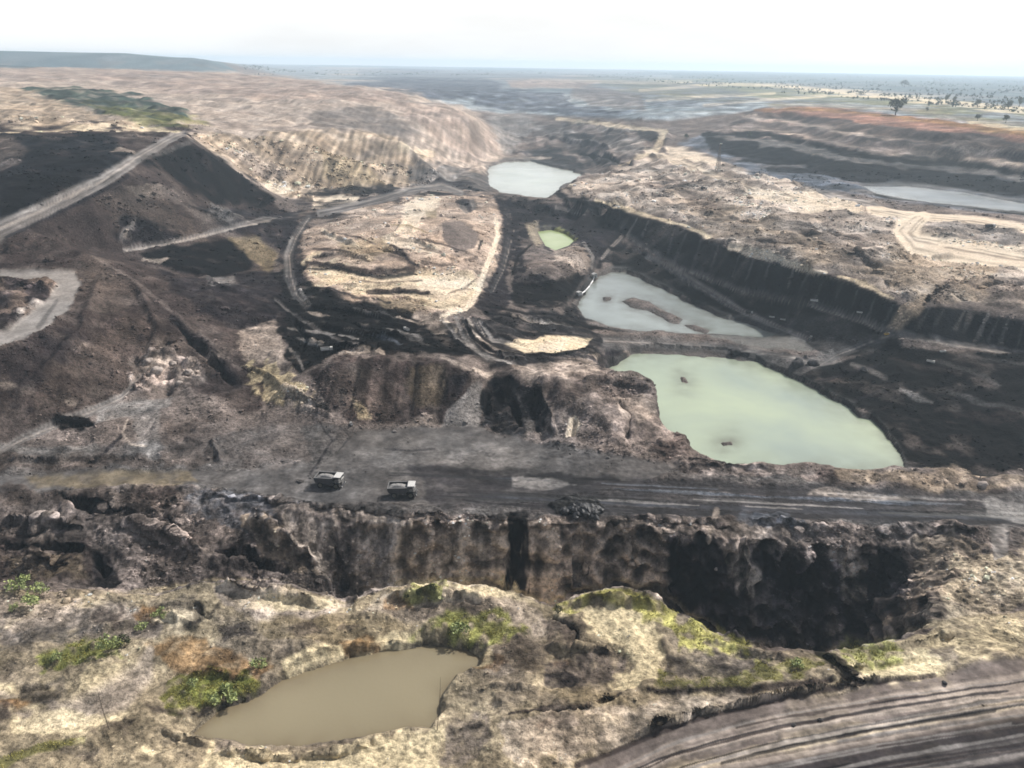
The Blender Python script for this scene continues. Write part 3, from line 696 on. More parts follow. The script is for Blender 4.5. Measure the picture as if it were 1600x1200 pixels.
Z([(330,318),(350,326),(380,345),(350,352),(326,336)], 'ash', .6, amp=2.5, f=4, en=.25)
Z([(190,340),(240,352),(290,376),(215,392),(185,376)], 'dark', .85, amp=2, mot=.8, f=6, en=.12)
Z([(190,366),(205,352),(216,346),(214,356),(202,372),(190,380)], 'ash', .6, amp=2.5, f=3, en=.35)
S([(196,392,6),(260,382,6),(330,364,7),(400,348,8),(440,340,9),(500,336,9)], 'ash', .9, amp=.2, cls=1, en=.2)
Z([(212,398),(300,382),(360,374),(380,392),(400,420),(340,438),(300,430),(240,412)], 'black', amp=.6, mot=.3, f=4, en=.06)  # black coal face, with its shadow also put into the colour
S([(225,408,5),(250,411,7),(262,406,3)], 'dust', .7)
Z([(358,374),(400,370),(436,398),(420,430),(385,400)], 'khaki', .7, amp=.6, st=.6, f=5, en=.06)
Z([(250,425),(330,442),(400,425),(450,440),(470,500),(440,545),(390,525),(330,490),(270,450)], 'dark', .8, amp=1.4, mot=.5, st=.4, f=8, en=.08)
Z([(320,436),(365,434),(372,446),(330,450)], 'ash', .6, f=4, en=.25)
S([(-120,425,26),(0,362,24),(60,334,20),(110,310,18),(160,284,16),(195,262,13),(230,238,11),(262,220,10),(288,210,8)], 'ash', .95, amp=.15, mot=.25, f=.3, en=.14, cls=1)
S([(10,372,5),(90,335,6),(160,300,6),(200,276,4)], 'dark', .8, en=.4)
S([(210,240,4),(190,236,6),(175,240,3)], 'dust', .6); S([(215,252,6),(262,236,8),(300,224,5)], 'grey', .6, en=.3)
# left shelf with its pale loop
Z([(-200,424),(0,424),(118,424),(128,450),(110,480),(60,520),(0,546),(-200,580)], 'brown', amp=2.0, mot=.9, f=4, en=.05)
for p in ([(0,440),(40,436),(60,450),(20,462)], [(40,455),(80,450),(75,478),(45,480)], [(-40,470),(20,462),(15,486),(-40,500)], [(0,500),(30,490),(40,505),(0,520)]):
    Z(p, 'dark', .8, amp=2.5, f=5, en=.25)
Z([(-200,425),(80,422),(118,424),(128,448),(112,478),(66,516),(0,544),(-200,580),(-200,560),(-4,524),(46,494),(78,468),(88,448),(76,436),(-200,436)], 'ash', 1, amp=.15, mot=.25, f=3, en=.03, pch=0, cls=1)
S([(60,512,6),(76,490,5),(90,470,4)], 'grey', .7); S([(30,496,5),(50,482,5),(70,478,4)], 'ash', .6)
# heap slope colours
Z([(130,402),(150,404),(200,440),(210,470),(170,500),(130,470)], 'brown', .8, f=9, en=.12)
Z([(200,500),(300,540),(330,575),(250,600),(120,640),(60,670),(40,640),(100,560)], 'brown', .65, mot=.55, amp=1.2, f=14, en=.15)
Z([(-200,570),(0,550),(100,510),(160,520),(60,600),(-200,650)], 'dark', .55, amp=1.2, f=14, en=.15)
S([(144,402,5),(200,432,5),(262,482,5),(322,532,5),(374,577,6)], 'drab', .6, f=.6)
S([(270,498,10),(330,552,16),(372,600,14)], 'dark', .7, f=.6)
for k in range(26):     # slumped lighter patches on the spoil slope
    u_, v_ = random.uniform(0, 330), random.uniform(480, 660)
    if v_ < 560 - u_ * .25 or v_ > 700 - u_ * .25: continue
    s_ = random.uniform(5, 16)
    Z([(u_-s_,v_),(u_,v_-s_*.5),(u_+s_,v_),(u_+s_*.2,v_+s_*.5)], random.choice(['drab', 'dust', 'dark', 'brown']), .5, f=4, en=.3)
# track and rock piles at the heap's foot
Z([(205,560),(250,552),(310,566),(322,590),(290,612),(230,620),(200,600)], 'drab', amp=3.2, mot=1.0, f=5, en=.12)
Z([(222,562),(250,556),(270,570),(250,585),(228,578)], 'pink', .8, amp=3, f=4, en=.2); Z([(280,576),(306,574),(312,586),(290,590)], 'pink', .75, f=4, en=.25)
S([(0,706,6),(40,684,10),(90,664,12),(150,640,12),(190,622,8),(215,596,5),(232,580,4)], 'ash', .95, amp=.15, mot=.3, cls=1, en=.18)
Z([(150,640),(210,626),(270,622),(262,640),(200,652),(150,664)], 'ash', .9, amp=.4, f=4, en=.1)
Z([(84,658),(96,652),(130,652),(150,662),(130,674),(96,674)], 'black', .97, amp=1.2, f=3, en=.12)
Z([(200,640),(250,636),(250,700),(230,720),(215,690)], 'ash', .6, st=.6, f=5, en=.12)
S([(200,660,3),(192,680,3),(205,698,4),(230,700,3)], 'dust', .7); S([(190,684,4),(165,705,5),(148,726,4)], 'dark', .8)
S([(0,700,10),(60,704,8),(150,700,8)], 'ash', .6)
Z([(-200,710),(60,708),(180,715),(250,725),(240,735),(-200,740)], 'brown', .7, amp=1, mot=.7, f=5)
Z([(260,665),(330,660),(340,720),(300,735),(250,725)], 'brown', .7, amp=1.4, mot=.6, f=8, en=.15)
# yellow bank and pink spoil left of the small pit
Z([(370,520),(430,505),(446,540),(440,580),(410,570),(380,560)], 'pink', .75, amp=1.2, f=6, en=.15)
Z([(385,572),(420,568),(455,590),(480,612),(470,632),(430,634),(400,610)], 'straw', .75, amp=1.4, mot=.5, f=6, en=.3)
Z([(440,606),(470,612),(505,632),(490,645),(450,640)], 'dust', .7, amp=1.8, mot=.9, f=4, en=.2)
Z([(486,626),(510,628),(516,645),(495,642)], 'coal', .8, f=3, en=.2)
# ---- middle of the pit
Z([(430,420),(480,400),(480,440),(560,470),(690,488),(710,520),(740,560),(640,556),(540,548),(470,590),(450,560)], 'coal', amp=1.4, mot=.6, f=4, en=.06)
Z([(470,330),(560,324),(650,300),(760,304),(784,340),(780,400),(752,470),(700,492),(640,488),(560,472),(480,440),(466,410)], 'mound', amp=1.2, mot=.45, f=4, en=.05)
Z([(430,330),(640,292),(700,285),(760,300),(650,302),(560,326),(480,362),(470,440),(440,440),(440,400)], 'dark', .9, amp=.8, mot=.4, f=5)
Z([(480,362),(560,328),(640,320),(600,360),(520,372)], 'pink', .5, amp=1, mot=.6, f=6)
Z([(632,320),(660,306),(690,312),(675,335),(655,350),(650,372),(600,372),(630,350)], 'pale', .8, amp=.6, f=5, en=.12)
Z([(690,348),(720,345),(748,368),(742,390),(712,396),(692,375)], 'drab', .95, amp=.4, mot=.15, f=3, en=.08)
Z([(718,314),(740,312),(746,326),(728,336),(718,328)], 'grey', .8, amp=.4, f=3, en=.1)
Z([(664,332),(682,330),(684,342),(668,344)], 'khaki', .7, f=3)
Z([(474,418),(520,410),(580,430),(660,424),(735,430),(752,452),(740,475),(690,484),(640,470),(560,462),(490,440)], 'sand', .8, amp=.6, f=6, en=.1)
Z([(655,440),(700,425),(735,435),(732,460),(690,470),(655,458)], 'pale', .8, amp=.4, f=6, en=.12)
Z([(600,372),(650,375),(690,388),(686,402),(640,392),(600,385)], 'pale', .7, f=4, en=.15)
S([(505,362,6),(515,372,7),(545,378,6),(560,388,5)], 'pale', .8); S([(475,412,8),(490,400,7),(500,398,6)], 'sand', .8)
S([(480,412,7),(520,418,9),(580,428,11),(645,424,9)], 'umber', .9, amp=1.5, en=.6); S([(575,458,6),(620,456,8),(670,460,7)], 'umber', .9, amp=1.5, en=.6)  # both umber strips put the ledges' shadow into the colour
S([(610,398,8),(630,405,14),(645,415,10)], 'brown', .8, en=.5); S([(660,412,6),(705,416,7)], 'brown', .8, en=.5); S([(650,388,4),(690,398,5)], 'brown', .7, en=.5)
Z([(530,380),(600,372),(615,395),(570,412),(530,400)], 'khaki', .6, amp=1.6, mot=.7, f=5, en=.15)
S([(490,404,4),(510,402,6)], 'umber', .8); S([(748,392,4),(752,380,5)], 'seam', .8); S([(728,408,4),(745,404,5)], 'brown', .8)
S([(775,345,6),(778,370,7),(768,400,8),(755,430,9),(745,462,9),(728,484,7)], 'pale', .9, amp=.2, en=.15)
S([(728,484,6),(700,490,6),(690,500,7),(705,510,8),(712,520,6)], 'pale', .8, amp=.4, en=.35)
Z([(590,466),(660,466),(680,480),(640,492),(600,484)], 'khaki', .6, amp=1.4, f=5, en=.15)
Z([(640,488),(690,490),(715,515),(690,530),(660,510)], 'pink', .55, amp=1.4, mot=.8, f=5, en=.15)
# roads round the pale mound
S([(500,334,10),(560,322,11),(640,300,11),(690,292,11),(720,302,9)], 'ash', .85, amp=.15, mot=.25, cls=1, en=.12)
S([(482,340,9),(462,370,10),(450,400,14),(452,430,16),(462,462,12),(490,490,9),(510,510,8)], 'grey', .85, amp=.2, mot=.5, cls=1, en=.18)
S([(456,372,4),(447,400,5),(448,432,4)], 'ash', .7, en=.3); S([(470,458,4),(490,485,4),(512,512,4)], 'ash', .7, en=.3)
Z([(780,306),(880,318),(960,345),(975,372),(955,400),(925,428),(905,420),(915,392),(890,360),(850,345),(812,350)], 'seam', .7, amp=.8, mot=.5, f=5)
Z([(770,305),(800,318),(812,350),(800,400),(790,440),(800,470),(770,500),(740,480),(765,440),(782,400),(786,345)], 'dark', .95, amp=.7, mot=.4, f=4)
S([(792,330,9),(800,360,9),(785,420,8),(768,455,8)], 'grey', .6, amp=.3, cls=1)
Z([(790,318),(880,318),(960,345),(975,372),(955,400),(920,430),(900,460),(840,480),(800,460),(800,400)], 'dark', amp=.9, mot=.5, f=5)
Z([(815,380),(838,364),(850,390),(900,396),(920,405),(925,430),(870,440),(820,430)], 'drab', .9, amp=1.2, mot=.6, f=5, en=.1)
Z([(862,392),(900,384),(918,395),(922,415),(900,425),(870,412)], 'pink', .7, amp=1.2, f=4, en=.15)
Z([(820,352),(840,350),(852,384),(838,388)], 'sand', .5, f=4, en=.2)
Z([(850,356),(880,358),(900,374),(880,386),(856,372)], 'grass', .9, amp=.4, f=3, en=.1)
Z([(800,445),(870,440),(925,425),(935,440),(915,465),(860,482),(800,478)], 'coal', .9, amp=.8, mot=.4, f=4, en=.08)
S([(935,405,5),(925,425,7),(905,450,6),(890,470,5)], 'grey', .6, cls=1); S([(912,382,4),(926,402,5),(925,420,4)], 'ash', .7, en=.3)
S([(975,368,7),(955,388,6),(940,405,5)], 'ash', .7, amp=.2, cls=1)
S([(870,325,6),(930,337,8),(968,352,10),(985,362,6)], 'ash', .8, amp=.2, cls=1, en=.2)
S([(862,300,6),(900,318,9),(960,326,8),(985,340,7)], 'seam', .9, amp=1.4)
Z([(680,500),(720,505),(800,490),(900,478),(930,520),(980,540),(960,565),(850,580),(760,570),(720,540)], 'seam', .85, amp=1.2, mot=.7, f=6)
for k in range(5):
    S([(712+k*10,494+k*3,5),(722+k*12,525+k*2,6),(750+k*14,552-k*3,6),(792+k*14,568-k*6,5)], ['ash','grey','dust','grey','ash'][k], .75, amp=.3, en=.25, cls=1 if k in (1, 3) else None)
for k in range(8):
    u_ = 780 + k * 20; S([(u_,492+k*2,3),(u_+40,502+k*2,5),(u_+85,508+k*2,3)], random.choice(['ash','grey','coal','dust']), .65, en=.5)
Z([(790,538),(850,526),(925,530),(915,545),(870,553),(820,552)], 'sand', .9, amp=.3, mot=.4, f=3, en=.08)
Z([(840,538),(890,530),(880,548),(850,550)], 'pale', .8, f=4, en=.1)
S([(790,552,4),(830,558,5),(880,556,5),(925,542,4)], 'coal', .85, en=.3)
# coal working
Z([(480,468),(560,476),(640,490),(660,530),(690,545),(620,556),(540,550),(500,560),(470,560),(448,530)], 'black', .85, amp=1.3, mot=.5, f=6, en=.08)
for k in range(16):
    u_, v_ = random.uniform(480, 670), random.uniform(490, 548); l_ = random.uniform(6, 26)
    S([(u_-l_,v_-l_*.3,2),(u_,v_,random.uniform(3,7)),(u_+l_,v_+l_*.35,2)], random.choice(['grey','ash','blue','dust']), .6, en=.6)
S([(530,556,4),(570,552,9),(600,555,4)], 'dust', .7, amp=2, en=.5)
S([(450,545,4),(466,560,5),(474,580,4)], 'ash', .7, en=.4)
for P_, c_, a_ in (([(500,352,2),(530,345,3),(570,340,2)],'brown',.7), ([(520,366,2),(560,372,3),(590,384,2)],'umber',.8), ([(490,392,3),(525,394,5),(560,402,3)],'umber',.8), ([(600,352,2),(640,356,3),(670,366,2)],'khaki',.8), ([(640,374,2),(690,384,4),(730,396,2)],'umber',.75), ([(560,440,2),(600,444,4),(660,440,2)],'brown',.7), ([(500,450,2),(560,466,4),(610,474,3)],'dark',.8),
   ([(700,460,3),(730,450,4),(745,436,2)],'brown',.6), ([(660,300,2),(630,320,3),(600,330,2)],'brown',.6), ([(610,385,3),(628,396,7),(640,412,5),(655,420,3)],'dark',.85), ([(480,422,2),(540,424,5),(590,436,6),(650,430,4)],'seam',.85), ([(575,462,2),(620,459,5),(675,464,3)],'seam',.85), ([(715,320,6),(730,318,9),(735,330,7)],'dark',.8)):  # the two seam-toned strips deepen the painted ledge shadow
    S(P_, c_, a_, amp=1.4, en=.6)
for P_, c_ in (([(430,470,3),(470,500,5),(520,530,4),(560,540,3)],'grey'), ([(450,515,3),(500,520,5),(560,530,3)],'ash'), ([(690,500,4),(715,530,5),(760,560,6),(820,575,4)],'ash'), ([(760,480,3),(830,492,4),(900,495,3)],'coal'), ([(720,500,4),(770,540,6),(850,566,5)],'coal'), ([(770,500,3),(820,522,5),(890,524,3)],'coal'), ([(800,430,4),(810,400,5),(830,385,3)],'coal'), ([(640,545,3),(690,552,5),(740,556,3)],'coal'), ([(800,320,5),(850,345,7),(930,362,6),(965,372,4)],'dark'), ([(880,320,4),(940,345,6),(968,360,4)],'dark')):
    S(P_, c_, .8, amp=.5, en=.45)
# small pit: brown back wall
Z([(480,585),(540,558),(640,556),(700,566),(735,590),(720,640),(690,664),(560,664),(520,640),(500,610)], 'umber', amp=1.0, mot=.4, st=.7, f=4, en=.06)
Z([(640,575),(690,572),(704,600),(690,630),(650,640),(635,605)], 'khaki', .35, amp=.6, st=.5, f=8)
Z([(505,600),(600,598),(640,640),(600,662),(540,650)], 'brown', .55, st=.9, f=8, en=.12)
Z([(500,585),(580,575),(590,592),(530,600),(505,598)], 'brown', .7, f=5, en=.15); Z([(550,625),(570,640),(580,656),(560,658)], 'straw', .5, st=.5, f=5)
Z([(650,655),(680,645),(690,666),(640,668)], 'pink', .5, f=4)
Z([(700,640),(745,598),(757,606),(750,668),(690,668)], 'ash', .9, amp=.5, mot=.3, f=3, en=.04)
Z([(696,592),(735,585),(722,612),(700,620)], 'dark', .7, amp=1.4, f=4, en=.2)
S([(740,580,7),(760,588,9),(772,584,5)], 'dust', .8); S([(690,560,4),(720,572,6),(735,582,5)], 'dust', .5, en=.5)
# mound beside the lake
Z([(755,600),(790,578),(850,570),(940,560),(1000,575),(1055,605),(1090,645),(1095,666),(1078,690),(1076,722),(1000,718),(900,700),(800,690),(752,668)], 'drab', amp=1.5, mot=.7, f=4, en=.04)
Z([(800,574),(900,562),(985,552),(980,578),(900,590),(820,590)], 'pink', .7, amp=1, f=5, en=.1)
Z([(752,610),(770,596),(800,590),(840,600),(860,640),(850,672),(800,690),(752,668)], 'seam', .92, amp=1.1, mot=.5, st=.8, f=4, en=.08)
S([(800,605,8),(815,640,14),(828,672,18)], 'grey', .7, st=.6)
Z([(960,625),(1010,620),(1030,645),(1000,668),(970,650)], 'pink', .6, amp=1, f=8, en=.12)
Z([(1040,636),(1060,628),(1090,655),(1080,668),(1040,668)], 'umber', .7, amp=1, f=5, en=.12)
Z([(888,652),(900,650),(910,664),(896,688),(884,690)], 'pale', .9, amp=.3, f=2, en=.1)
Z([(930,600),(1000,590),(1030,610),(980,625)], 'dark', .45, mot=.9, f=8, en=.2); Z([(850,600),(920,600),(900,640),(860,640)], 'umber', .5, f=8, en=.2)
Z([(1020,700),(1074,680),(1076,718),(1040,720)], 'umber', .7, f=5, en=.15)
Z([(920,560),(950,545),(985,560),(980,578),(940,580)], 'dark', .85, amp=1, f=4, en=.12)
# causeway and mud beside the grey lake
Z([(940,524),(1060,530),(1160,540),(1270,560),(1260,592),(1210,575),(1110,549),(985,551),(940,548)], 'grey', .95, amp=.5, mot=.5, f=4)
S([(945,534,5),(1050,538,6),(1150,547,6),(1240,560,6),(1290,574,7)], 'ash', .75, amp=.15, cls=1, en=.2)
S([(985,545,4),(1090,549,6),(1170,560,6),(1230,580,5)], 'umber', .7, amp=1.2, en=.5)
Z([(1110,496),(1180,490),(1260,530),(1270,550),(1180,542),(1110,530)], 'silt', .95, amp=.12, mot=.25, f=5, wet=.8)
Z([(1100,492),(1160,505),(1235,528),(1250,540),(1200,540),(1140,528)], 'silt', .9, amp=.08, mot=.2, f=5, wet=.9)
Z([(1140,505),(1200,512),(1180,525),(1130,520)], 'khaki', .5, f=6)
# ---- the black high wall and its benches
Z([(905,330),(935,318),(985,334),(1060,354),(1130,388),(1200,411),(1270,429),(1330,444),(1390,474),(1430,484),(1500,483),(1600,503),(1800,540),(1800,585),(1600,552),(1400,525),(1270,482),(1150,455),(1060,420),(975,374),(945,352)], 'seam', amp=1.1, mot=.4, st=.5, f=3, en=.02)
Z([(950,385),(985,388),(1060,425),(1150,458),(1270,482),(1400,524),(1420,560),(1290,555),(1200,515),(1110,492),(1060,462),(1010,438),(960,420)], 'coal', .95, amp=.7, mot=.4, f=3, en=.04)
Z([(1180,490),(1300,495),(1380,530),(1370,555),(1280,548),(1230,520)], 'grey', .5, mot=.4, f=8, en=.12)
for k in range(24):     # pale wash lines down the wall
    t = (k + random.random() * .6) / 24
    ut = 985 + t * 640; vt = np.interp(ut, [985,1060,1130,1200,1270,1330,1390,1500,1600,1700], [338,358,390,413,431,448,480,486,506,524])
    vb = np.interp(ut, [985,1060,1150,1270,1400,1600,1700], [372,413,446,472,512,543,560])
    ln = random.uniform(.45, 1); dx = -random.uniform(10, 24)
    S([(ut,vt+2,random.uniform(2,4)),(ut+dx*.5*ln,vt+(vb-vt)*.5*ln,random.uniform(2,5)),(ut+dx*ln,vt+(vb-vt)*ln,random.uniform(3,7))], 'ash', random.uniform(.25,.6), en=.35, f=.6)
S([(930,316,3),(985,331,5),(1060,351,4),(1110,372,4)], 'sand', .8, en=.6); S([(1140,388,7),(1180,401,9),(1215,410,5),(1260,424,7),(1290,428,4)], 'pale', .9, en=.4); S([(1310,433,4),(1350,445,6),(1395,470,3)], 'sand', .8, en=.5)
Z([(1425,470),(1450,462),(1440,490),(1405,520),(1385,512),(1400,490)], 'tan', .85, amp=.8, st=.6, f=5, en=.1)
S([(1545,490,4),(1535,512,5),(1525,534,7)], 'ash', .8); S([(1515,486,6),(1510,510,7)], 'grey', .6)
S([(1012,403,8),(1050,422,9),(1090,445,10),(1130,470,10),(1160,487,8),(1200,505,6),(1265,532,6)], 'ash', .95, amp=.1, mot=.2, cls=1, en=.1)
S([(985,372,7),(1060,418,6),(1150,452,7),(1270,478,7),(1340,500,8),(1400,522,10),(1500,540,8),(1600,553,8),(1700,566,8)], 'ash', .75, amp=.12, mot=.2, cls=1, en=.15)
S([(1400,522,9),(1350,540,10),(1310,556,10),(1275,575,10)], 'grey', .85, amp=.15, cls=1, en=.2)
Z([(1265,560),(1300,548),(1330,580),(1300,590),(1265,580)], 'ash', .6, amp=.8, mot=.5, f=5)
# black coal slope on the right
Z([(1250,590),(1290,575),(1400,540),(1500,552),(1800,580),(1800,750),(1600,752),(1530,752),(1480,735),(1416,735),(1400,695),(1362,653),(1332,640)], 'black', .97, amp=1.0, mot=.5, f=4, en=.03)
Z([(1500,610),(1600,600),(1800,610),(1800,700),(1580,690),(1500,640)], 'coal', .9, amp=1, mot=.6, f=10, en=.12)
for (p, c_, a_) in (([(1405,612,4),(1430,622,10),(1455,632,4)], 'ash', .85), ([(1480,610,5),(1520,628,7),(1600,645,8)], 'grey', .7), ([(1460,565,5),(1540,590,9),(1560,604,6)], 'grey', .6), ([(1390,560,5),(1440,576,6),(1500,585,6)], 'umber', .6), ([(1330,572,6),(1360,580,8),(1385,592,5)], 'ash', .55),
                    ([(1280,596,6),(1330,584,7),(1372,572,5)], 'dark', .7), ([(1500,650,5),(1560,655,16),(1620,650,10)], 'umber', .6), ([(1300,640,3),(1340,625,4),(1370,615,3)], 'dark', .7), ([(1500,556,4),(1600,572,5),(1700,585,5)], 'grey', .5)):
    S(p, c_, a_, en=.4, f=.6)
# ---- truck bench
Z([(0,742),(300,738),(500,730),(560,672),(750,672),(900,705),(1060,728),(1000,760),(700,790),(520,782),(420,772),(300,762),(0,768)], 'grey', amp=.25, mot=.35, f=5, en=.05, cls=1)
Z([(560,680),(700,676),(800,695),(900,720),(800,735),(620,730),(560,710)], 'ash', .35, f=10, en=.15)
Z([(340,660),(470,664),(490,720),(400,735),(340,720)], 'drab', .6, amp=.6, f=10, en=.1)
Z([(40,745),(180,738),(300,740),(310,756),(240,764),(60,764)], 'khaki', .6, amp=.35, f=5, en=.1)
S([(500,664,3),(520,690,3),(500,720,4),(485,742,4)], 'dark', .6, en=.3); S([(530,668,2),(548,684,3),(530,705,2)], 'dark', .5, en=.3); S([(600,700,3),(640,706,4),(680,702,3)], 'dark', .5, en=.5)
for k in range(13):      # wheel tracks along the bench road
    o_ = k * 2.4 + random.uniform(-2, 2); u0 = random.uniform(600, 900); u1 = random.uniform(1250, 1800); w_ = random.uniform(2.5, 7)
    P_ = [(u, np.interp(u, [600, 760, 900, 1060, 1300, 1600, 1800], [734, 738, 746, 757, 770, 788, 798]) + o_ * np.interp(u, [600, 900, 1300, 1800], [1.5, 1.8, 1.3, .9]) + random.uniform(-1.5, 1.5), w_ * (.3 if u in (u0, u1) else random.uniform(.7, 1.2))) for u in np.linspace(u0, u1, 7)]
    S(P_, random.choice(['coal','coal','dark','ash','grey','blue']), random.uniform(.35,.7), amp=.15, wet=random.choice([0,.1,.3]), en=.6, f=.6, cls=1)
Z([(640,732),(900,740),(1300,762),(1760,790),(1760,828),(1300,812),(900,802),(700,794)], 'dark', .75, amp=.15, wet=.2, f=6, en=.1)
for k in range(22):
    u_ = random.uniform(700, 1600); l_ = random.uniform(40, 140); v_ = np.interp(u_, [700, 900, 1300, 1700], [738, 745, 767, 792]) + random.uniform(2, 40) * np.interp(u_, [700, 1700], [1.1, .6])
    S([(u_-l_,v_-l_*.05,1.5),(u_,v_,random.uniform(2.5,6)),(u_+l_,v_+l_*.055,1.5)], random.choice(['coal','black','ash','blue','coal','grey']), .7, amp=.12, wet=random.choice([0,.3,.5]), en=.5, f=.5)
Z([(680,735),(800,732),(900,742),(1000,750),(880,762),(760,758)], 'coal', .6, f=6, en=.15, wet=.15)
Z([(800,745),(860,748),(900,758),(850,768),(800,760)], 'ash', .7, f=3, en=.12, wet=.4)
Z([(1280,764),(1370,770),(1420,780),(1340,784),(1260,774)], 'dust', .6, f=3, en=.12, wet=.3)
Z([(1530,785),(1600,788),(1760,796),(1760,822),(1600,816),(1540,806)], 'ash', .8, f=4, en=.15, wet=.6, pch=.3)  # the wet road's pale sheen is put into the colour too
Z([(860,790),(890,775),(930,778),(945,795),(915,806),(870,806)], 'black', .95, amp=1.2, f=3, en=.12)
# berm by the lake
Z([(1060,738),(1076,722),(1200,722),(1300,726),(1440,734),(1490,730),(1530,750),(1560,742),(1640,738),(1800,744),(1800,772),(1600,772),(1300,756),(1100,744)], 'drab', amp=1.0, mot=.9, f=3, en=.05)
Z([(1300,735),(1440,736),(1490,732),(1530,752),(1560,744),(1640,742),(1640,768),(1450,764),(1300,748)], 'tan', .8, amp=1.0, mot=.7, f=4, en=.1)
Z([(1270,735),(1300,736),(1310,750),(1280,752)], 'umber', .8, f=4, en=.2)
S([(1076,722,4),(1150,726,5),(1220,722,4)], 'coal', .7, en=.5, front=True)
# ---- near wall of the cut
Z([(-200,770),(250,768),(420,780),(520,790),(650,806),(850,808),(1050,808),(1300,818),(1500,826),(1800,836),(1800,900),(1500,960),(1290,1030),(1150,1012),(1050,955),(960,925),(870,950),(760,920),(680,915),(550,950),(330,930),(-200,940)], 'drab', amp=1.5, mot=.75, f=4, en=.03)
Z([(500,796),(660,810),(860,814),(1050,814),(1200,826),(1200,850),(1000,836),(700,826),(520,820)], 'pink', .55, amp=1.3, mot=.9, f=5, en=.12)
Z([(290,768),(360,768),(420,785),(440,830),(400,840),(340,812),(290,800)], 'blue', .6, amp=1.2, mot=.7, f=5, en=.12)
Z([(380,812),(410,805),(445,838),(500,890),(530,912),(470,905),(400,860)], 'tan', .8, amp=1.2, mot=.5, f=5, en=.1)
Z([(340,850),(380,855),(420,885),(400,900),(350,890)], 'coal', .7, f=5, en=.15)  # coal tone also paints the shade inside this cleft
Z([(450,815),(560,818),(700,822),(870,830),(880,950),(760,925),(680,912),(560,945),(500,900),(450,850)], 'dust', .95, amp=.9, big=.4, mot=.4, st=1.2, f=5)
for (a_, b_) in ((515, 545), (590, 600), (700, 715), (745, 755), (640, 655)):
    Z([(a_,825),(b_+15,825),(b_+10,930),(a_-5,930)], random.choice(['grey', 'dark', 'dust']), .45, f=6, en=.1)
Z([(620,825),(665,825),(665,905),(618,910)], 'tan', .45, f=6)
Z([(790,800),(826,800),(828,900),(820,940),(775,930),(800,880)], 'coal', .93, amp=.8, f=4, en=.08)  # cleft darkened in colour: its shade is painted in with a coal tone
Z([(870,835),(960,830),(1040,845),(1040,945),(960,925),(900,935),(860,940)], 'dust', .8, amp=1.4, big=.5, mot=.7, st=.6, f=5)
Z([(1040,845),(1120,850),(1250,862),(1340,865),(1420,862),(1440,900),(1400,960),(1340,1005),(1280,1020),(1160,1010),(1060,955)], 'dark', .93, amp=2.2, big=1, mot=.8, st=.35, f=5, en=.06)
Z([(1045,850),(1110,855),(1120,900),(1100,960),(1060,950)], 'coal', .85, amp=1.8, f=6, en=.2)  # this and the next two patches put cleft shade into the colour
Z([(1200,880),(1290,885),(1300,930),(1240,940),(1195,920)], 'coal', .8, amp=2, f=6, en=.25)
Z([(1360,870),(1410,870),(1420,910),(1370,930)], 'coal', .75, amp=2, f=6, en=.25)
Z([(1120,850),(1170,855),(1190,905),(1180,945),(1150,930)], 'dust', .7, amp=1.2, st=.6, f=8, en=.15); Z([(1310,865),(1350,868),(1350,940),(1320,960)], 'dust', .6, st=.6, f=8, en=.15)
Z([(1100,842),(1180,850),(1300,860),(1340,866),(1300,880),(1200,880),(1130,865)], 'drab', .6, amp=2, mot=1, f=5, en=.2)
Z([(1420,850),(1500,840),(1560,880),(1500,940),(1430,980),(1380,985),(1430,920)], 'tan', .75, amp=1.8, mot=.8, f=8, en=.12)
Z([(1500,880),(1600,850),(1800,840),(1800,960),(1600,960),(1480,985),(1440,975)], 'sand', .65, amp=1.4, mot=.7, f=8, en=.12)
Z([(1545,822),(1575,822),(1575,870),(1552,880)], 'ash', .85, amp=.2, f=3, en=.05, cls=1)
S([(1120,798,10),(1112,830,12),(1105,858,8)], 'dust', .8, en=.3)
Z([(1160,800),(1230,806),(1260,825),(1200,830),(1150,815)], 'blue', .6, amp=1.2, f=5, en=.15)
# left gully
Z([(-200,770),(60,768),(280,768),(300,790),(250,800),(100,790),(-200,800)], 'brown', .7, amp=1.2, mot=.7, f=5)
S([(95,775,6),(140,790,12),(190,800,8),(205,795,4)], 'black', .92, en=.3)
Z([(210,764),(280,760),(285,775),(240,785),(215,780)], 'umber', .8, amp=.5, f=3)
Z([(-200,850),(140,855),(150,910),(100,920),(-200,925)], 'umber', .8, amp=1.6, mot=.6, f=6, en=.1); Z([(145,868),(170,865),(190,920),(150,928)], 'dark', .85, amp=.6, f=3)
Z([(0,850),(60,846),(120,858),(60,868)], 'coal', .6, f=5, en=.2); Z([(10,875),(130,872),(140,905),(40,915)], 'khaki', .4, f=8)
Z([(1395,935),(1470,930),(1480,985),(1400,1002)], 'brown', .85, f=5)
# ---- foreground shelf
Z([(-250,925),(60,922),(200,936),(330,908),(430,908),(552,944),(600,917),(680,903),(760,910),(862,946),(900,927),(960,912),(1020,926),(1060,952),(1160,1006),(1290,1020),(1400,998),(1500,968),(1600,955),(1800,930),(1800,1300),(-250,1300)], 'beige', amp=1.0, mot=.36, big=.5, f=3, en=.01, front=True)
Z([(-250,930),(150,935),(230,960),(250,1000),(120,1000),(-250,1000)], 'drab', .7, amp=.7, mot=.6, f=8, en=.1)
Z([(40,950),(200,945),(260,955),(180,975),(60,985)], 'dust', .6, f=8, en=.15)
Z([(0,990),(80,980),(160,985),(100,1010),(0,1020)], 'grey', .6, amp=1, f=8, en=.2)
Z([(250,945),(300,935),(330,960),(310,985),(240,985)], 'dark', .55, amp=1.2, mot=.9, f=6, en=.2)
Z([(330,915),(430,914),(550,948),(500,965),(400,970),(350,950)], 'dust', .9, amp=.6, mot=.3, st=.4, f=5, en=.06, front=True)
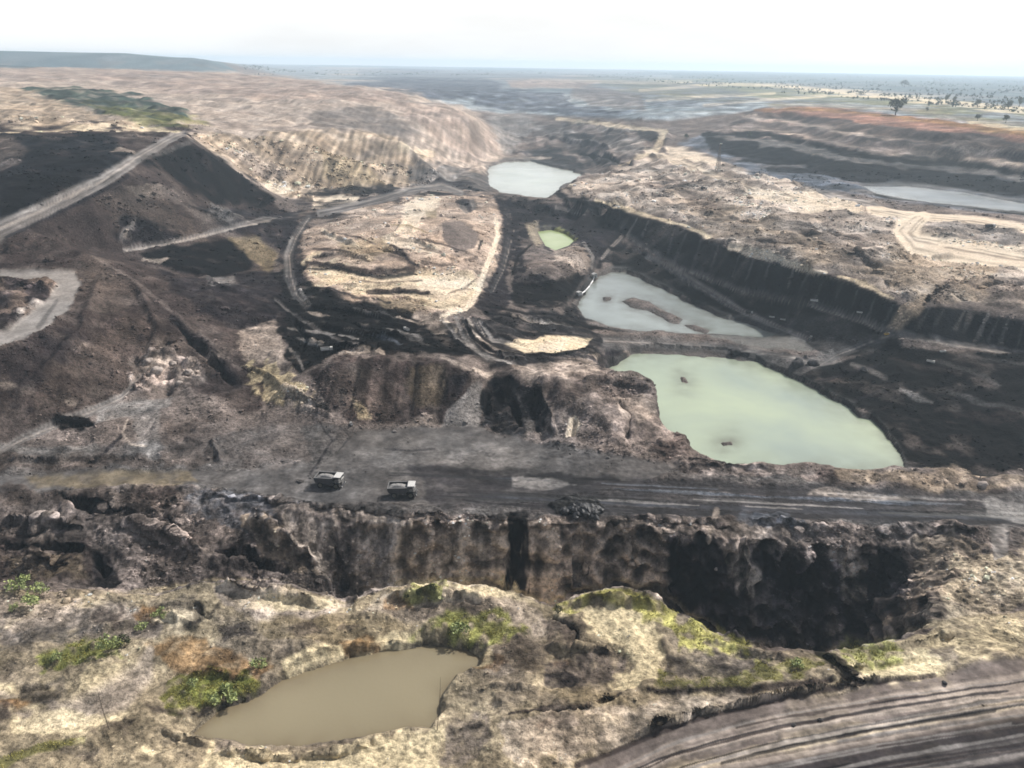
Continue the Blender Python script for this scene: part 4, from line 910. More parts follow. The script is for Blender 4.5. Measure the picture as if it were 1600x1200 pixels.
Z([(350,930),(450,925),(530,948),(440,958),(370,952)], 'sand', .5, st=.6, f=6, en=.12)
Z([(340,980),(380,975),(400,995),(350,1008)], 'dark', .7, amp=.8, f=4, en=.15)
Z([(390,965),(560,965),(640,985),(560,1005),(420,1005)], 'khaki', .7, amp=.5, mot=.6, f=6, en=.12)
S([(345,945,5),(330,965,5),(300,975,4),(280,958,4)], 'dark', .5, en=.6)
for k in range(46):
    u_ = random.uniform(-40, 1000); v_ = random.uniform(960, 1190); s_ = random.uniform(10, 38)
    if v_ > 1240 - u_ * .12: continue
    Z([(u_-s_,v_+2),(u_-s_*.4,v_-s_*.4),(u_+s_*.5,v_-s_*.35),(u_+s_,v_),(u_+s_*.4,v_+s_*.4),(u_-s_*.5,v_+s_*.3)], random.choice(['umber','brown','dust','cream','drab','khaki','dark','sand','rust']), random.uniform(.4,.8), amp=random.choice([None,1.3,.6]), f=4, en=.28)
# pale sand and rust round the pond
Z([(440,1035),(490,1015),(560,1005),(640,990),(640,1020),(580,1030),(500,1042),(450,1060)], 'cream', .9, amp=.6, mot=.5, f=4, en=.12, pch=.12)
Z([(530,1005),(580,998),(605,1010),(590,1024),(540,1026)], 'rust', .8, f=5, en=.15)
Z([(595,1000),(640,1000),(640,1025),(600,1032)], 'straw', .8, f=4, en=.15)
Z([(240,1010),(300,1000),(400,1030),(440,1040),(400,1062),(300,1062),(250,1040)], 'rust', .7, amp=.7, mot=.6, f=6, en=.15)
Z([(260,1062),(330,1050),(400,1060),(400,1092),(330,1112),(258,1108)], 'olive', .9, amp=.6, mot=.6, f=5, en=.12)
Z([(280,1075),(340,1062),(395,1066),(380,1090),(310,1098)], 'grass', .9, f=5, en=.15)
Z([(230,1105),(300,1112),(400,1092),(400,1100),(320,1118),(240,1118)], 'umber', .7, f=3, en=.1)
Z([(60,1030),(140,1000),(200,1002),(190,1030),(120,1042),(70,1052)], 'grass', .85, amp=.6, mot=.6, f=5, en=.15)
Z([(140,1040),(230,1040),(200,1075),(120,1085)], 'straw', .6, mot=.6, f=6, en=.15)
Z([(30,1080),(100,1060),(110,1090),(60,1108),(30,1100)], 'dark', .6, amp=1, mot=1, f=5, en=.2)
S([(235,1020,14),(222,1055,30),(185,1090,40),(120,1118,30),(40,1130,22)], 'dust', .75, amp=.25, mot=.3, f=.5, en=.2)
S([(0,1200,14),(60,1172,12),(130,1158,8)], 'olive', .7, en=.5)
Z([(330,1170),(400,1170),(480,1180),(620,1150),(690,1145),(680,1200),(500,1260),(300,1260)], 'cream', .6, amp=.8, mot=.7, f=5, en=.12, pch=.12)
Z([(340,1145),(385,1150),(380,1180),(335,1178)], 'pink', .7, f=5, en=.12)
Z([(700,1130),(760,1110),(770,1160),(720,1200),(690,1190)], 'drab', .7, amp=.7, f=8, en=.12)
# green and yellow mounds along the rim
Z([(560,965),(600,930),(680,915),(780,925),(850,955),(850,990),(760,985),(640,970)], 'dust', .5, amp=.8, mot=.6, f=6, en=.1)
Z([(600,955),(700,945),(760,955),(700,972),(610,970)], 'umber', .5, f=5, en=.15)
Z([(640,1000),(700,960),(780,958),(830,985),(770,1010),(690,1008)], 'grass', .8, amp=.6, mot=.7, f=6, en=.12)
Z([(620,935),(660,910),(700,918),(690,942),(640,948)], 'grass', .7, f=5, en=.15); Z([(600,940),(640,935),(650,955),(600,958)], 'rust', .5, f=5, en=.15)
Z([(860,950),(900,928),(960,913),(1030,930),(1060,958),(1050,985),(1000,970),(930,945),(890,975)], 'lime', .75, amp=.6, mot=.6, f=6, en=.12, front=True)
Z([(850,975),(890,968),(920,985),(900,1010),(860,1010)], 'umber', .7, amp=1, f=6, en=.15)
Z([(915,960),(960,950),(1010,980),(1035,1010),(1020,1060),(985,1080),(960,1078),(1000,1040),(990,1010),(940,1000)], 'cream', .95, amp=.4, mot=.4, f=5, en=.08, pch=.12)
Z([(940,1000),(990,1000),(990,1030),(960,1020)], 'straw', .6, f=5)
Z([(930,1015),(985,1025),(970,1070),(900,1078),(850,1070),(850,1040)], 'drab', .8, amp=.8, mot=.7, f=6, en=.12)
Z([(848,1055),(880,1050),(910,1065),(890,1082),(850,1080)], 'dark', .8, amp=.7, f=4, en=.12)
Z([(735,1020),(770,1015),(770,1040),(745,1045)], 'straw', .8, f=4, en=.15)
Z([(780,1000),(860,1000),(850,1050),(780,1050),(760,1030)], 'brown', .5, amp=.8, mot=.8, f=8, en=.15)
Z([(1050,980),(1100,970),(1160,1005),(1170,1025),(1060,1015)], 'lime', .75, amp=.6, mot=.7, f=5, en=.12, front=True)
Z([(1040,1025),(1150,1025),(1210,1045),(1150,1060),(1040,1055)], 'dark', .7, amp=.8, mot=.8, f=5, en=.1)
Z([(1030,1055),(1150,1058),(1220,1035),(1290,1038),(1290,1056),(1190,1075),(1020,1076)], 'olive', .7, amp=.6, mot=.6, f=5, en=.1)
Z([(1170,1012),(1260,1015),(1290,1030),(1220,1035)], 'brown', .6, f=5, en=.15)
S([(1012,1083,6),(1100,1084,9),(1200,1080,9),(1298,1066,6)], 'umber', .85, en=.3)
Z([(1300,1020),(1380,1000),(1400,1010),(1420,1050),(1370,1060),(1310,1045)], 'grass', .65, amp=.6, mot=.7, f=6, en=.12)
Z([(1330,1042),(1390,1050),(1450,1010),(1480,1040),(1440,1062),(1360,1078)], 'cream', .8, amp=.6, mot=.6, f=5, en=.15, pch=.12)
S([(1274,1020,10),(1300,1040,18),(1330,1062,22),(1345,1072,10)], 'coal', .8, amp=1, en=.3)
Z([(1440,1005),(1500,985),(1600,965),(1760,950),(1760,1000),(1600,1010),(1500,1030)], 'straw', .5, amp=.9, mot=.6, f=8, en=.12)
Z([(1450,1020),(1490,1010),(1500,1040),(1460,1050)], 'drab', .6, f=6, en=.15)
S([(795,1118,4),(850,1112,7),(910,1112,7),(970,1090,4)], 'umber', .9, en=.45)
Z([(780,1120),(1000,1100),(1250,1080),(1400,1060),(1300,1080),(1100,1125),(900,1190),(780,1190)], 'dust', .6, amp=.7, mot=.9, f=8, en=.12)
Z([(860,1085),(960,1085),(980,1105),(880,1108)], 'khaki', .5, f=6)
Z([(905,962),(950,948),(1000,965),(1030,1000),(1024,1060),(985,1080),(955,1076),(985,1040),(975,1005),(925,990)], 'cream', .85, amp=.5, mot=.3, f=8, en=.12, pch=.1)
for p_ in ([(420,925),(500,935),(530,950),(460,955),(400,945)], [(450,1180),(600,1165),(680,1160),(640,1200),(480,1210)], [(20,1120),(120,1110),(200,1125),(120,1150),(20,1150)], [(1360,1052),(1440,1030),(1490,1035),(1430,1060),(1370,1072)], [(600,905),(680,908),(770,918),(840,938),(780,936),(690,922)]):
    Z(p_, 'cream', .65, amp=.5, mot=.3, f=7, en=.18, pch=.2)
# foreground haul road
Z([(880,1300),(905,1196),(1000,1150),(1100,1120),(1300,1080),(1460,1058),(1600,1034),(1800,1000),(2200,930),(2200,1300)], 'drab', amp=.15, mot=.3, f=4, en=.02, cls=1)
S([(900,1198,7),(1000,1158,7),(1100,1122,6),(1200,1100,6),(1330,1072,8),(1460,1054,7)], 'umber', .8, en=.4)  # paints the bank's shadow as a dark line on the road's upper edge
for (dv, w_, c_, a_) in ((22,10,'dust',.6),(40,14,'dust',.7),(68,14,'sand',.6),(84,12,'dust',.6),(98,14,'umber',.6),(116,24,'dark',.75),(136,14,'grey',.7),(152,14,'ash',.6),(172,18,'dark',.75),(196,24,'umber',.7)):
    S([(930,1200+dv*.9,w_*.8),(1050,1143+dv*.95,w_*.9),(1200,1104+dv,w_),(1400,1066+dv,w_),(1600,1036+dv*.93,w_*.9),(1760,1008+dv*.93,w_*.9)], c_, a_, amp=.12, f=.5, en=.45)
for k in range(46):     # separate wheel ruts, light where packed, dark where damp
    dv = random.uniform(16, 215); w_ = random.uniform(1.6, 4.5); dr = random.uniform(-9, 9); u0 = random.uniform(850, 1400); u1 = u0 + random.uniform(250, 900)
    P_ = [(u, np.interp(u, [850, 930, 1050, 1200, 1400, 1600, 1800], [1243, 1200, 1143, 1104, 1066, 1036, 1002]) + dv * .95 + dr * (u - 1200) / 400, w_ * random.uniform(.7, 1.3)) for u in np.linspace(u0, min(u1, 1790), 8)]
    S(P_, random.choice(['umber', 'dark', 'ash', 'dust', 'dark', 'ash', 'umber', 'coal']), random.uniform(.45, .85), f=.4, en=.5)
Z([(1480,1055),(1530,1035),(1560,1045),(1520,1062)], 'drab', .7, f=5)


# ------------------------------------------------------------------ relief and colour detail
A1 *= 1 - SHORE * .8; A2 *= 1 - SHORE
wf = smooth(350, 800, RG)                   # coarser lumps where the ground is further off
lum = fbm(X, Y, 14, 8, .60, 20, CELL); rid = fbm(X + lum * 3, Y + lum * 3, 19, 8, .62, 1, CELL, True)
lumf = fbm(X, Y, 46, 8, .60, 25, CELL); ridf = fbm(X + lumf * 8, Y + lumf * 8, 60, 8, .62, 5, CELL, True)
big = fbm(X, Y, 90, 6, .5, 30, CELL)
near = 1 - smooth(170, 230, RG) * .0
disp = A1 * 1.9 * ((lum * .6 + rid * .55) * (1 - wf) + (lumf * .6 + ridf * .6) * wf * 1.45) + A2 * big
HF = H + disp
# keep water clear of lumps
for nm, zw, px in WATER:
    pt, pp = to_tp(px, zw); wi = window(pt, pp, .02)
    HF[wi] = np.where(H[wi] < zw - .1, np.minimum(HF[wi], zw - .12), HF[wi])
# steep faces: ledges, gullies and overhanging blocks pushed out sideways
gz = np.gradient(H, axis=0) / np.gradient(RR)[:, None]
gx = np.gradient(H, axis=1) / (RG * (TH[1] - TH[0]))
slope = blur(np.hypot(gz, gx), 3)
steep = smooth(.7, 1.6, slope).astype(np.float32)
CH = np.maximum(CELL * np.maximum(slope, .6), .6).astype(np.float32)
lx = fbm(X, HF * 1.2, 9, 7, .62, 140, CH, True); lx2 = fbm(X, HF * .25, 14, 6, .6, 150, CH); lx3 = fbm(X * .3, HF, 7, 6, .62, 160, CH, True)
lx = lx - .55; lx3 = lx3 - .55
push = steep * np.minimum(A1, 2) * (1.5 * lx + 2.2 * lx2 + .9 * lx3)
nl = np.hypot(gz, gx) + 1e-6
XS = X + push * (-(gz * np.sin(TG) + gx * np.cos(TG)) / nl); YS = Y + push * (-(gz * np.cos(TG) - gx * np.sin(TG)) / nl)

b1 = fbm(X, Y, 60, 7, .58, 70, CELL); b2 = fbm(X, Y, 9, 7, .66, 80, CELL)
b3 = fbm(X, Y, 260, 6, .55, 90, CELL); b4 = fbm(X * 3, Y * .35, 16, 6, .6, 95, CELL)
b2f = fbm(X, Y, 30, 7, .66, 85, CELL)
b0 = fbm(X, Y, 2.6, 4, .75, 260, CELL * .8); b0f = fbm(X, Y, 9, 5, .75, 265, CELL * .8)
flat = b1 * .28 + (b2 * (1 - wf) + b2f * wf) * .62 + b3 * .18 + (b0 * (1 - wf) + b0f * wf) * .38
wall = lx * .9 + b1 * .4 + fbm(X, HF, 4, 5, .68, 170, CH) * .8
bb = flat * (1 - steep) + wall * steep
wallst = fbm(X * 1.6, HF * .12, 9, 6, .6, 180, CH)
gain = np.exp(np.clip(bb * MT * 2.35, -1.7, 1.1)) * np.exp(np.clip((b4 * (1 - steep) + wallst * steep) * ST * 1.4, -1.2, .9))
CC *= gain[..., None]
bed = smooth(.25, .5, fbm(X * .06, HF + lx * .8, 5, 5, .6, 230, CH)) * steep * smooth(.2, .6, A1)      # thin dark seams in the cut faces
CC *= (1 - .5 * bed)[..., None]
# hue drift: warmer and cooler soils side by side
hue = (b3 * .6 + fbm(X, Y, 35, 5, .55, 110, CELL) * .6) * np.minimum(MT, .5) * .20
CC[..., 0] *= 1 + hue; CC[..., 2] *= 1 - hue
# pale dust caught on broken ground
pd = smooth(.18, .6, fbm(X, Y, 15, 7, .66, 120, CELL)) * np.clip(A1 - .5, 0, 1.2) * .38
CC += (PAL['dust'] * .95 - CC) * (pd * smooth(.03, .09, CC.mean(-1)) * (CC.mean(-1) < .3))[..., None]
# damp, darker soil along the water's edge
damp = smooth(.35, 1, SHORE) * (.35 + .5 * np.clip(fbm(X, Y, 14, 5, .6, 190, CELL) + .5, 0, 1))
CC *= (1 - .55 * damp)[..., None]; WT = np.maximum(WT, damp * .5)
lm = CC.mean(-1, keepdims=True)
CC = CC * lm ** .48 * ALB * TONE
CC *= np.minimum(1, .56 / np.maximum(CC.max(-1, keepdims=True), 1e-4)); CC = np.maximum(CC, .0035)

# ------------------------------------------------------------------ object helpers
def tag(o, label=None, cat=None, group=None, kind=None):
    if label: o['label'] = label
    if cat: o['category'] = cat
    if group: o['group'] = group
    if kind: o['kind'] = kind
    return o

def mesh_np(name, V, F, mat, smooth_=True):
    me = bpy.data.meshes.new(name)
    n, m, k = len(V), len(F), F.shape[1]
    me.vertices.add(n); me.vertices.foreach_set('co', np.ascontiguousarray(V, np.float32).ravel())
    me.loops.add(m * k); me.loops.foreach_set('vertex_index', np.ascontiguousarray(F, np.int32).ravel())
    me.polygons.add(m); me.polygons.foreach_set('loop_start', np.arange(0, m * k, k, dtype=np.int32))
    me.polygons.foreach_set('loop_total', np.full(m, k, np.int32))
    me.polygons.foreach_set('use_smooth', np.full(m, smooth_, bool))
    me.update(calc_edges=True); me.validate()
    if mat: me.materials.append(mat)
    o = bpy.data.objects.new(name, me); COL.objects.link(o)
    return o

def node_mat(name):
    m = bpy.data.materials.new(name); m.use_nodes = True
    nt = m.node_tree; nt.nodes.clear()
    out = nt.nodes.new('ShaderNodeOutputMaterial'); b = nt.nodes.new('ShaderNodeBsdfPrincipled')
    nt.links.new(b.outputs[0], out.inputs['Surface'])
    return m, nt, b

def N(nt, t, **kw):
    n = nt.nodes.new(t)
    for k, v in kw.items(): setattr(n, k, v)
    return n

def simple_mat(name, col, rough=.6, metal=0., spec=.3, var=.25, scale=2., bump=0.):
    m, nt, b = node_mat(name)
    tc = N(nt, 'ShaderNodeTexCoord'); nz = N(nt, 'ShaderNodeTexNoise')
    nz.inputs['Scale'].default_value = scale; nz.inputs['Detail'].default_value = 5
    nt.links.new(tc.outputs['Object'], nz.inputs['Vector'])
    rp = N(nt, 'ShaderNodeValToRGB')
    c = np.array(col)
    rp.color_ramp.elements[0].color = (*(c * (1 - var)), 1); rp.color_ramp.elements[0].position = .3
    rp.color_ramp.elements[1].color = (*np.minimum(c * (1 + var), .9), 1); rp.color_ramp.elements[1].position = .7
    nt.links.new(nz.outputs['Fac'], rp.inputs[0]); nt.links.new(rp.outputs[0], b.inputs['Base Color'])
    b.inputs['Roughness'].default_value = rough; b.inputs['Metallic'].default_value = metal
    b.inputs['Specular IOR Level'].default_value = spec
    if bump:
        bp = N(nt, 'ShaderNodeBump'); bp.inputs['Strength'].default_value = bump; bp.inputs['Distance'].default_value = .2
        nt.links.new(nz.outputs['Fac'], bp.inputs['Height']); nt.links.new(bp.outputs[0], b.inputs['Normal'])
    return m

# ground material: the soil colours of the sheet, broken up by finer grit
def ground_mat(name, grit=.5, bump=.6):
    m, nt, b = node_mat(name)
    at_ = N(nt, 'ShaderNodeAttribute', attribute_name='soil'); wt = N(nt, 'ShaderNodeAttribute', attribute_name='wet')
    tc = N(nt, 'ShaderNodeTexCoord')
    n1 = N(nt, 'ShaderNodeTexNoise'); n1.inputs['Scale'].default_value = .8; n1.inputs['Detail'].default_value = 6; n1.inputs['Roughness'].default_value = .72
    n2 = N(nt, 'ShaderNodeTexNoise'); n2.inputs['Scale'].default_value = .12; n2.inputs['Detail'].default_value = 5; n2.inputs['Roughness'].default_value = .6
    for n_ in (n1, n2): nt.links.new(tc.outputs['Object'], n_.inputs['Vector'])
    mr = N(nt, 'ShaderNodeMapRange'); mr.inputs['From Min'].default_value = .36; mr.inputs['From Max'].default_value = .64
    mr.inputs['To Min'].default_value = 1 - grit; mr.inputs['To Max'].default_value = 1 + grit
    nt.links.new(n1.outputs['Fac'], mr.inputs['Value'])
    mr2 = N(nt, 'ShaderNodeMapRange'); mr2.inputs['From Min'].default_value = .3; mr2.inputs['From Max'].default_value = .7
    mr2.inputs['To Min'].default_value = 1 - grit * .5; mr2.inputs['To Max'].default_value = 1 + grit * .5
    nt.links.new(n2.outputs['Fac'], mr2.inputs['Value'])
    mu = N(nt, 'ShaderNodeMath', operation='MULTIPLY'); nt.links.new(mr.outputs[0], mu.inputs[0]); nt.links.new(mr2.outputs[0], mu.inputs[1])
    vm = N(nt, 'ShaderNodeVectorMath', operation='SCALE'); nt.links.new(at_.outputs['Color'], vm.inputs[0]); nt.links.new(mu.outputs[0], vm.inputs['Scale'])
    nt.links.new(vm.outputs[0], b.inputs['Base Color'])
    ro = N(nt, 'ShaderNodeMapRange'); ro.inputs['To Min'].default_value = .95; ro.inputs['To Max'].default_value = .22
    nt.links.new(wt.outputs['Fac'], ro.inputs['Value']); nt.links.new(ro.outputs[0], b.inputs['Roughness'])
    sp = N(nt, 'ShaderNodeMapRange'); sp.inputs['To Min'].default_value = .04; sp.inputs['To Max'].default_value = .6
    nt.links.new(wt.outputs['Fac'], sp.inputs['Value']); nt.links.new(sp.outputs[0], b.inputs['Specular IOR Level'])
    bp = N(nt, 'ShaderNodeBump'); bp.inputs['Strength'].default_value = bump; bp.inputs['Distance'].default_value = 1.0
    nt.links.new(n1.outputs['Fac'], bp.inputs['Height']); nt.links.new(bp.outputs[0], b.inputs['Normal'])
    return m

M_GROUND = ground_mat("broken_ground", .55, .9)
M_ROAD = ground_mat("haul_road_dirt", .22, .25)
M_HILL = ground_mat("spoil_dump", .4, .5)

# ------------------------------------------------------------------ link the sheet, split where one kind of ground meets another
V = np.stack([XS, YS, HF], -1).reshape(-1, 3)
ii, jj = np.meshgrid(np.arange(NR - 1), np.arange(NT - 1), indexing='ij')
q = ii * NT + jj
F = np.stack([q, q + 1, q + NT + 1, q + NT], -1).reshape(-1, 4)
fc = CL[:-1, :-1].ravel()
soil = np.concatenate([CC.reshape(-1, 3), np.ones((NR * NT, 1), np.float32)], 1).astype(np.float32)
for k_, (nm, mt) in enumerate((("terrain", M_GROUND), ("haul_road", M_ROAD), ("hills", M_HILL))):
    f_ = F[fc == k_]
    if not len(f_): continue
    used, inv = np.unique(f_, return_inverse=True)
    o = mesh_np(nm, V[used], inv.reshape(-1, 4), mt)
    a_ = o.data.attributes.new('soil', 'FLOAT_COLOR', 'POINT'); a_.data.foreach_set('color', soil[used].ravel())
    w_ = o.data.attributes.new('wet', 'FLOAT', 'POINT'); w_.data.foreach_set('value', WT.ravel()[used])
    tag(o, kind='structure')
    o['label'] = {"terrain": "broken grey, black and tan ground of the open coal pit", "haul_road": "graded dirt haul roads winding through the coal pit", "hills": "long spoil dumps and flat-topped hill on the left skyline"}[nm]

# ------------------------------------------------------------------ water
def water_mat(name, col, col2, silt):
    m, nt, b = node_mat(name)
    tc = N(nt, 'ShaderNodeTexCoord'); n1 = N(nt, 'ShaderNodeTexNoise')
    n1.inputs['Scale'].default_value = .011; n1.inputs['Detail'].default_value = 6; n1.inputs['Distortion'].default_value = .8
    nt.links.new(tc.outputs['Object'], n1.inputs['Vector'])
    rp = N(nt, 'ShaderNodeValToRGB')
    rp.color_ramp.elements[0].position = .36; rp.color_ramp.elements[0].color = (*col, 1)
    rp.color_ramp.elements[1].position = .68; rp.color_ramp.elements[1].color = (*col2, 1)
    nt.links.new(n1.outputs['Fac'], rp.inputs[0])  # mottled tones put cloud reflections into the water colour
    sh = N(nt, 'ShaderNodeAttribute', attribute_name='shallow'); mx = N(nt, 'ShaderNodeMix', data_type='RGBA')
    n3 = N(nt, 'ShaderNodeTexNoise'); n3.inputs['Scale'].default_value = .12; n3.inputs['Detail'].default_value = 5
    nt.links.new(tc.outputs['Object'], n3.inputs['Vector'])
    mu = N(nt, 'ShaderNodeMath', operation='MULTIPLY'); nt.links.new(sh.outputs['Fac'], mu.inputs[0])
    m3 = N(nt, 'ShaderNodeMapRange'); m3.inputs['From Min'].default_value = .3; m3.inputs['From Max'].default_value = .7; m3.inputs['To Min'].default_value = .35; m3.inputs['To Max'].default_value = 1.1
    nt.links.new(n3.outputs['Fac'], m3.inputs['Value']); nt.links.new(m3.outputs[0], mu.inputs[1])
    nt.links.new(mu.outputs[0], mx.inputs['Factor']); nt.links.new(rp.outputs[0], mx.inputs['A']); mx.inputs['B'].default_value = (*silt, 1)
    nt.links.new(mx.outputs['Result'], b.inputs['Base Color'])
    ro = N(nt, 'ShaderNodeMapRange'); ro.inputs['From Min'].default_value = .35; ro.inputs['From Max'].default_value = .65; ro.inputs['To Min'].default_value = .04; ro.inputs['To Max'].default_value = .22
    n4 = N(nt, 'ShaderNodeTexNoise'); n4.inputs['Scale'].default_value = .03; n4.inputs['Detail'].default_value = 4
    nt.links.new(tc.outputs['Object'], n4.inputs['Vector']); nt.links.new(n4.outputs['Fac'], ro.inputs['Value']); nt.links.new(ro.outputs[0], b.inputs['Roughness'])
    b.inputs['Specular IOR Level'].default_value = .5; b.inputs['IOR'].default_value = 1.33
    n2 = N(nt, 'ShaderNodeTexNoise'); n2.inputs['Scale'].default_value = 1.1; n2.inputs['Detail'].default_value = 4
    nt.links.new(tc.outputs['Object'], n2.inputs['Vector'])
    bp = N(nt, 'ShaderNodeBump'); bp.inputs['Strength'].default_value = .12; bp.inputs['Distance'].default_value = .25
    nt.links.new(n2.outputs['Fac'], bp.inputs['Height']); nt.links.new(bp.outputs[0], b.inputs['Normal'])
    return m
WMAT = {
 "green_lake": ((.35,.40,.285), (.25,.30,.26), (.15,.16,.12)), "grey_lake": ((.30,.335,.32), (.22,.245,.24), (.10,.098,.082)), "far_lake": ((.42,.45,.40), (.36,.39,.36), (.25,.25,.22)),
 "pale_pool": ((.36,.40,.42), (.30,.34,.37), (.2,.2,.19)), "muddy_pond": ((.235,.20,.128), (.195,.168,.108), (.13,.10,.06)), "algae_pool": ((.30,.36,.16), (.40,.44,.26), (.2,.26,.08))}
WLAB = {"green_lake": "large milky pale green lake beside the black coal slope", "grey_lake": "grey green pond with dark mud islands under the high wall",
        "far_lake": "pale pond at the far end of the pit below the pink dump", "pale_pool": "long pale blue pool in the far right pit",
        "muddy_pond": "still brown muddy pond in the grassy foreground", "algae_pool": "small bright green pool in the middle of the pit"}
for nm, zw, px in WATER:
    wi, sd = WSD[nm]
    hh = HF[wi]; n0, n1_ = sd.shape
    vi = sd < .0032
    ii, jj = np.meshgrid(np.arange(n0 - 1), np.arange(n1_ - 1), indexing='ij')
    fm = vi[:-1, :-1] & vi[1:, :-1] & vi[:-1, 1:] & vi[1:, 1:]
    q = (ii * n1_ + jj)[fm]; F_ = np.stack([q, q + 1, q + n1_ + 1, q + n1_], -1)
    used, inv = np.unique(F_, return_inverse=True)
    V_ = np.stack([X[wi].ravel()[used], Y[wi].ravel()[used], np.full(len(used), zw)], 1)
    o = mesh_np("lake" if "lake" in nm else "pond", V_, inv.reshape(-1, 4), water_mat(nm + "_water", *WMAT[nm]))
    dm = np.maximum(-sd, 0) * RG[wi]                     # metres from the bank
    sc_ = {"muddy_pond": 1.6, "algae_pool": 3, "far_lake": 8}.get(nm, 4.0)
    a_ = o.data.attributes.new('shallow', 'FLOAT', 'POINT'); a_.data.foreach_set('value', np.exp(-dm / sc_).astype(np.float32).ravel()[used])
    tag(o, WLAB[nm], None, None, 'structure')

# ------------------------------------------------------------------ things
class MB:
    """collects shapes for one mesh"""
    def __init__(self): self.v = []; self.f = []
    def box(self, c, s, taper=(1, 1), shift=(0, 0), rz=0):
        b = len(self.v); ca, sa = math.cos(rz), math.sin(rz)
        for k, dz in enumerate((-.5, .5)):
            tx, ty = (1, 1) if k == 0 else taper; ox, oy = (0, 0) if k == 0 else shift
            for dx, dy in ((-.5, -.5), (.5, -.5), (.5, .5), (-.5, .5)):
                x, y = dx * s[0] * tx + ox, dy * s[1] * ty + oy
                self.v.append((c[0] + x * ca - y * sa, c[1] + x * sa + y * ca, c[2] + dz * s[2]))
        for q in ((0, 3, 2, 1), (4, 5, 6, 7), (0, 1, 5, 4), (1, 2, 6, 5), (2, 3, 7, 6), (3, 0, 4, 7)): self.f.append(tuple(b + i for i in q))
        return self
    def tube(self, p0, p1, r0, r1, n=8, caps=True):
        p0, p1 = Vector(p0), Vector(p1); d = (p1 - p0).normalized()
        a = d.orthogonal().normalized(); e = d.cross(a); b = len(self.v)
        for p, r in ((p0, r0), (p1, r1)):
            for k in range(n):
                t = 2 * math.pi * k / n; self.v.append(tuple(p + a * math.cos(t) * r + e * math.sin(t) * r))
        for k in range(n): self.f.append((b + k, b + (k + 1) % n, b + n + (k + 1) % n, b + n + k))
        if caps: self.f.append(tuple(b + k for k in range(n))[::-1]); self.f.append(tuple(b + n + k for k in range(n)))
        return self
    def prism(self, prof, y0, y1):
        """side profile (x, z) pushed across from y0 to y1"""
        b = len(self.v); n = len(prof)
        for y in (y0, y1):
            for x, z in prof: self.v.append((x, y, z))
        for k in range(n): self.f.append((b + k, b + (k + 1) % n, b + n + (k + 1) % n, b + n + k))
        self.f.append(tuple(b + k for k in range(n))[::-1]); self.f.append(tuple(b + n + k for k in range(n)))
        return self
    def rock(self, c, s, seed, sub=2, rough=.28, flatten=.7):
        r = random.Random(seed); bm = bmesh.new(); bmesh.ops.create_icosphere(bm, subdivisions=sub, radius=1)
        o = Vector((r.random() * 50, r.random() * 50, r.random() * 50))
        from mathutils import noise as mn
        b = len(self.v)
        for v in bm.verts:
            k = 1 + rough * mn.noise(v.co * 1.1 + o) * 1.6 + rough * .6 * mn.noise(v.co * 2.7 + o)
            p = v.co * k; self.v.append((c[0] + p.x * s, c[1] + p.y * s * .85, c[2] + p.z * s * flatten))
        for f in bm.faces: self.f.append(tuple(b + v.index for v in f.verts))
        bm.free(); return self
    def build(self, name, mat, parent=None, smooth_=False, bevel=0):
        me = bpy.data.meshes.new(name); me.from_pydata(self.v, [], self.f); me.update()
        bm = bmesh.new(); bm.from_mesh(me); bmesh.ops.recalc_face_normals(bm, faces=bm.faces[:]); 
        if bevel: bmesh.ops.bevel(bm, geom=bm.edges[:], offset=bevel, segments=2, affect='EDGES', profile=.6)
        bm.to_mesh(me); bm.free()
        if smooth_: me.polygons.foreach_set('use_smooth', [True] * len(me.polygons))
        me.materials.append(mat); o = bpy.data.objects.new(name, me); COL.objects.link(o)
        if parent: o.parent = parent
        return o

def empty(name, loc, rz, label, cat, group=None):
    o = bpy.data.objects.new(name, None); COL.objects.link(o)
    o.location = loc; o.rotation_euler = (0, 0, rz); o.empty_display_size = 1
    return tag(o, label, cat, group)

def copy_tree(o, parent=None):
    c = o.copy(); COL.objects.link(c)
    if parent: c.parent = parent
    for ch in o.children: copy_tree(ch, c)
    return c

M_WHITE = simple_mat("dusty_white_paint", (.46, .45, .43), .5, var=.15)
M_DARKSHADE = simple_mat("dark_paint_with_shade", (.045, .045, .05), .55, var=.3)  # dark paint; the haul trucks' side shade is put into this colour
M_STEEL = simple_mat("worn_steel", (.16, .155, .15), .5, .4, var=.3)
M_TYRE = simple_mat("tyre_rubber", (.018, .018, .018), .9, var=.3)
M_RIM = simple_mat("wheel_rim", (.09, .085, .07), .6, var=.2)
M_GLASS = simple_mat("dark_cab_glass", (.02, .025, .03), .1, spec=.6, var=.1)
M_YEL = simple_mat("ochre_machine_paint", (.45, .28, .05), .5, var=.2)
M_LAMP = simple_mat("lamp_glass", (.7, .7, .65), .2, var=.05)
M_WOOD = simple_mat("weathered_wood", (.07, .055, .042), .9, var=.35)
M_BARK = simple_mat("bark", (.06, .048, .038), .95, var=.35)
M_COAL = simple_mat("coal_lumps", (.016, .016, .018), .6, spec=.4, var=.5, scale=1.2, bump=.5)
M_ROCKD = simple_mat("dark_rock", (.045, .042, .042), .95, var=.5, scale=.9, bump=.6)
M_ROCKP = simple_mat("pale_rock", (.30, .255, .225), .95, var=.35, scale=.9, bump=.6)
M_PIPE = simple_mat("white_plastic_pipe", (.75, .75, .75), .4, var=.08)

